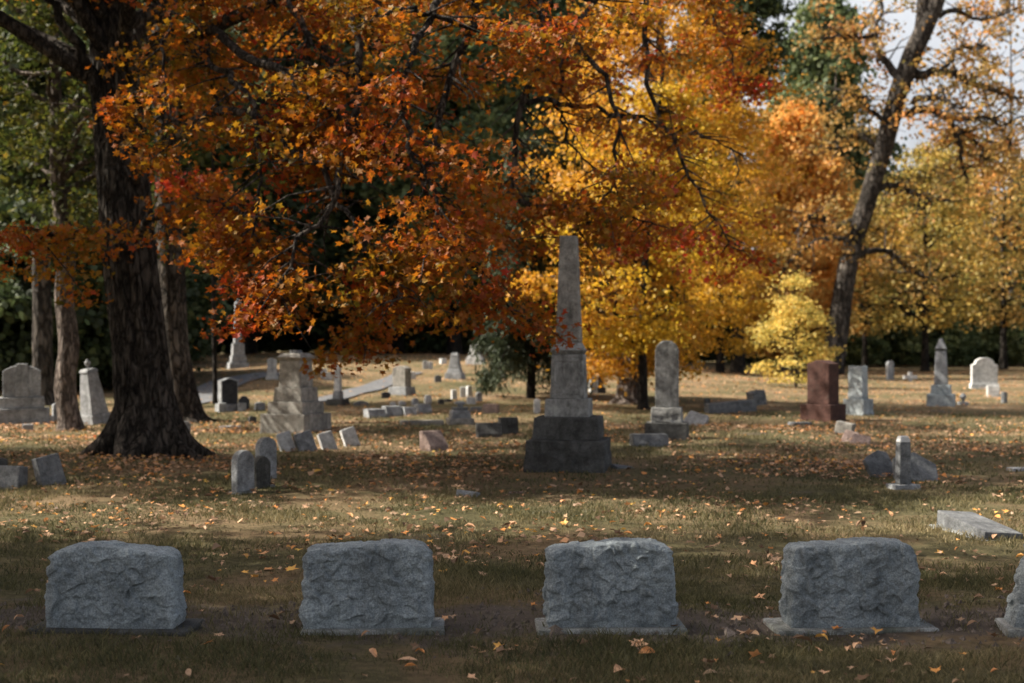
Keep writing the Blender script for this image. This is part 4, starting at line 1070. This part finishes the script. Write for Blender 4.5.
stone('small_urn', 'little carved urn stone at the right foot of the grey obelisk', 963, 405, [('foot', 'blk', 9, 4, 8, 1, GRANITE), ('urn', 'lathe', 7, 9, 5, 1, GRANITE, URN)], rz=10, cat='monument')
stone('small_marker', 'short dark round post at the far right beyond the white tablet', 1004, 403, [('post', 'cyl', 6, 12, 6, .8, SLATE)], rz=10)
stone('white_tablet', 'broad white tablet with rounded shoulders before the right hand woods', 984, 388,
      [('base', 'blk', 28, 5, 27, .4, MARBLE), ('slab', 'shoulder', 25, 26, 25, .3, MARBLE)], rz=-6)
stone('grave_marker', 'square pale block at the right foot of the white tablet', 993, 396, [('block', 'blk', 12, 11, 12, .7, MARBLE)], rz=-12)
stone('headstone', 'slim pale rounded headstone at the wood edge left of the grey obelisk', 890, 380, [('slab', 'round', 7, 20, 7, .6, GRANITE)], rz=12)
def low_cross():
    p, s = at(910, 381, 0, 14)
    t = thing('low_cross', 'low stone cross at the wood edge right of the slim rounded headstone', 'gravestone', p, R(10))
    obj('upright', blk(-.05, 9 * s, 3.5 * s, 3 * s, bev=.01), MARBLE, t)
    obj('crossbar', blk(2.2 * s, 5.6 * s, 14 * s, 3.4 * s, bev=.01), MARBLE, t)
low_cross()
stone('flat_marker', 'pale flush marker in the lawn at the right picture edge', 1019, 470, [('slab', 'blk', 22, 4, 20, .8, GRANITE)], rz=8)

# ================================================================== GROUND COVER
def clear(x, y, pad=1.0):
    k = np.ones(len(x), bool)
    for sx, sy, rad in SX:
        k &= (np.abs(x - sx) > rad * pad) | (np.abs(y - sy - rad * .3) > rad * pad * .55)
    return k
def vnoise(x, y, f, sd=0.0):
    return np.array([mnoise.fractal(Vector((a * f + sd, b * f, sd)), 0.9, 2.0, 3) for a, b in zip(x, y)])
def in_view(n, y0, y1, r, pad=1.6):
    # equal density per square metre over the visible wedge
    y = np.sqrt(r.uniform((y0 + 2) ** 2, (y1 + 2) ** 2, n)) - 2
    x = r.uniform(-1, 1, n) * (0.37 * y + pad)
    return x, y
def soil(x, y):
    w = vnoise(x, y, 1.3, 4.0) * 0.45 + vnoise(x, y, 5.0, 8.0) * 0.25
    return sst(7.25, 7.6, y + w) * (1 - sst(8.1, 8.7, y + w))
CRUMB = stone_mat('dry_soil_crumb', (0.24, 0.195, 0.16), (0.13, 0.105, 0.087), lich_amt=0, stain_amt=.2)
def grass():
    r = np.random.default_rng(3)
    X, Y, Hh, Ww = [], [], [], []
    for n, y0, y1, h, w in ((250000, 4.6, 9.5, .032, .0045), (120000, 9.5, 15, .030, .008), (90000, 15, 30, .034, .017)):
        x, y = in_view(n, y0, y1, r)
        g = vnoise(x, y, 0.9, 2.0) + 0.5 * vnoise(x, y, 3.5, 9.0)
        k = (r.random(n) < np.clip((0.8 if y0 < 9 else 0.62) + 0.9 * g, 0.06, 1)) & (r.random(n) > soil(x, y) * .86) & clear(x, y, .86)
        x, y, g = x[k], y[k], g[k]
        X.append(x); Y.append(y); Hh.append(h * (0.5 + r.random(len(x)) ** 1.5 * 1.3) * (1 + .6 * np.clip(g, -.6, .8))); Ww.append(np.full(len(x), w))
    x, y, h, w = map(np.concatenate, (X, Y, Hh, Ww)); n = len(x)
    z = H(x, y) - .006
    a = r.uniform(0, 6.283, n); ln = h * r.uniform(.2, 1.1, n); b = a + r.normal(size=n) * .8
    root = np.stack([x, y, z], 1); side = np.stack([np.cos(a), np.sin(a), 0 * a], 1) * (w * .5)[:, None]
    lean = np.stack([np.cos(b) * ln, np.sin(b) * ln, h], 1)
    mid = root + lean * np.array([.35, .35, .6])
    V = np.stack([root - side, root + side, mid + side * .7, root + lean, mid - side * .7], 1)
    me = raw_mesh('grass', V.reshape(-1, 3), np.arange(n * 5), np.arange(n) * 5, np.full(n, 5))
    tag(link('grass', me, L_GRASS), 'short patchy autumn grass', None, None, 'stuff')
grass()
def litter():
    r = np.random.default_rng(9)
    C, S = [], []
    for n, y0, y1, base, amp in ((2600, 4.8, 9.5, .24, .5), (10000, 9.5, 16, .24, .9), (36000, 16, 27, .36, 1.1), (60000, 27, 66, .55, .8)):
        x, y = in_view(n, y0, y1, r, 2.5)
        g = vnoise(x, y, 0.42, 7.0) + .5 * vnoise(x, y, 1.9, 1.0)
        k = (r.random(n) < np.clip(base + amp * g, 0.02, 1)) & clear(x, y, .85)
        x, y = x[k], y[k]
        S.append((.066 if y0 < 9 else .058) * (.55 + .75 * r.random(len(x)))); C.append(np.stack([x, y, H(x, y) + .012 + .022 * r.random(len(x))], 1))
    # drifts: the heap beside the slate slabs and rings at trunk feet
    for px, py, rad, n in ((862, 466, .75, 420), (150, 462, 1.6, 500), (845, 440, .9, 160), (640, 490, 1.2, 150)):
        g = gp(px, py); q = r.normal(size=(n, 2)) * np.array([rad * .5, rad * .55])
        x, y = g.x + q[:, 0], g.y + q[:, 1]
        S.append(.058 * (.6 + .7 * r.random(n))); C.append(np.stack([x, y, H(x, y) + .015 + .05 * r.random(n) * np.exp(-(q ** 2).sum(1) / rad ** 2)], 1))
    C, S = np.concatenate(C), np.concatenate(S)
    S = S * np.exp(np.clip(r.normal(size=len(S)) * .25, -.6, .45))
    q = r.random(len(C)); k1 = q < .6; k2 = (q >= .6) & (q < .74) & (C[:, 1] > 10); k3 = ~(k1 | k2)
    ms = [leaves_mesh('part_a', C[k1], S[k1], STAR, 2.2, 0, r, fold=.4), leaves_mesh('part_b', C[k2], S[k2] * .75, ROUGH5, 1.8, 0, r, fold=.6), leaves_mesh('part_c', C[k3], S[k3] * .9, OVAL, 1.7, 0, r, fold=.6)]
    bm = bmesh.new()
    for m in ms: bm.from_mesh(m); bpy.data.meshes.remove(m)
    me = bpy.data.meshes.new('fallen_leaves'); bm.to_mesh(me); bm.free()
    tag(link('fallen_leaves', me, L_LITTER), 'scattered dry fallen leaves', None, None, 'stuff')
litter()
def crumbs():
    r = np.random.default_rng(29); n = 8000
    x, y = in_view(n, 6.6, 9.4, r)
    k = r.random(n) < soil(x, y) * .9 + .03
    x, y = x[k], y[k]; n = len(x)
    S = .010 * np.exp(r.normal(size=n) * .5)
    base = np.array([(1, 0, 0), (-.5, .87, 0), (-.5, -.87, 0), (0.1, 0, 1.0)])
    V = base[None] + r.normal(size=(n, 4, 3)) * .25
    V = V * S[:, None, None] + np.stack([x, y, H(x, y) + .002], 1)[:, None, :]
    fc = np.array([0, 1, 3, 1, 2, 3, 2, 0, 3])
    lp = (np.arange(n)[:, None] * 4 + fc[None]).ravel()
    me = raw_mesh('soil_crumbs', V.reshape(-1, 3), lp, np.arange(n * 3) * 3, np.full(n * 3, 3))
    tag(link('soil_crumbs', me, CRUMB), 'crumbs of bare soil along the front row', None, None, 'stuff')
crumbs()

# ================================================================== LIGHT, SKY, CAMERA
SUN_EL, SUN_AZ = R(41), math.atan2(-0.985, 0.10)     # azimuth measured from +Y towards +X
sunv = Vector((math.sin(SUN_AZ) * math.cos(SUN_EL), math.cos(SUN_AZ) * math.cos(SUN_EL), math.sin(SUN_EL)))
w = bpy.data.worlds.new('World'); SC.world = w; w.use_nodes = True
t = w.node_tree; t.nodes.clear()
sky = t.nodes.new('ShaderNodeTexSky'); sky.sky_type = 'NISHITA'; sky.sun_disc = False
sky.sun_elevation = SUN_EL; sky.sun_rotation = SUN_AZ; sky.air_density = 0.8; sky.dust_density = 9.0; sky.ozone_density = 0.3
bg = t.nodes.new('ShaderNodeBackground'); bg.inputs['Strength'].default_value = 0.08
tc = t.nodes.new('ShaderNodeTexCoord'); sx = t.nodes.new('ShaderNodeSeparateXYZ'); t.links.new(tc.outputs['Generated'], sx.inputs[0])
# thin bright cloud, thickest low over the horizon
low = ramp_c(t, sx.outputs['Z'], [(0.0, 0.95), (0.25, 0.85), (0.5, 0.3), (0.8, 0.05)])
cn = ramp_c(t, noise(t, tc.outputs['Generated'], 3.0, 7, 0.62), [(0.3, 0.45), (0.55, 1.0)])
fm = t.nodes.new('ShaderNodeMath'); fm.operation = 'MULTIPLY'; t.links.new(low, fm.inputs[0]); t.links.new(cn, fm.inputs[1])
t.links.new(mix(t, fm.outputs[0], sky.outputs[0], (5.2, 5.35, 5.6)), bg.inputs[0]); wo = t.nodes.new('ShaderNodeOutputWorld'); t.links.new(bg.outputs[0], wo.inputs[0])
L = bpy.data.lights.new('sun', 'SUN'); L.energy = 5.0; L.angle = R(0.5); L.color = (1.0, 0.93, 0.82)
lo = bpy.data.objects.new('sun', L); COL.objects.link(lo)
lo.rotation_euler = sunv.to_track_quat('Z', 'Y').to_euler()

cam = bpy.data.cameras.new('camera'); co = bpy.data.objects.new('camera', cam); COL.objects.link(co)
cam.lens = 50; cam.sensor_width = 36; cam.clip_end = 2000; cam.clip_start = 0.1
co.location = (0, 0, EYE); co.rotation_euler = (R(90), 0, 0)
cam.dof.use_dof = True; cam.dof.focus_distance = 9.0; cam.dof.aperture_fstop = 2.2
SC.camera = co
SC.view_settings.view_transform = 'Standard'; SC.view_settings.look = 'None'
SC.view_settings.exposure = 1.22; SC.view_settings.gamma = 1.0; SC.view_settings.use_curve_mapping = False
SC.cycles.max_bounces = 6; SC.cycles.diffuse_bounces = 3; SC.cycles.transmission_bounces = 4; SC.cycles.transparent_max_bounces = 4
SC.cycles.use_denoising = True
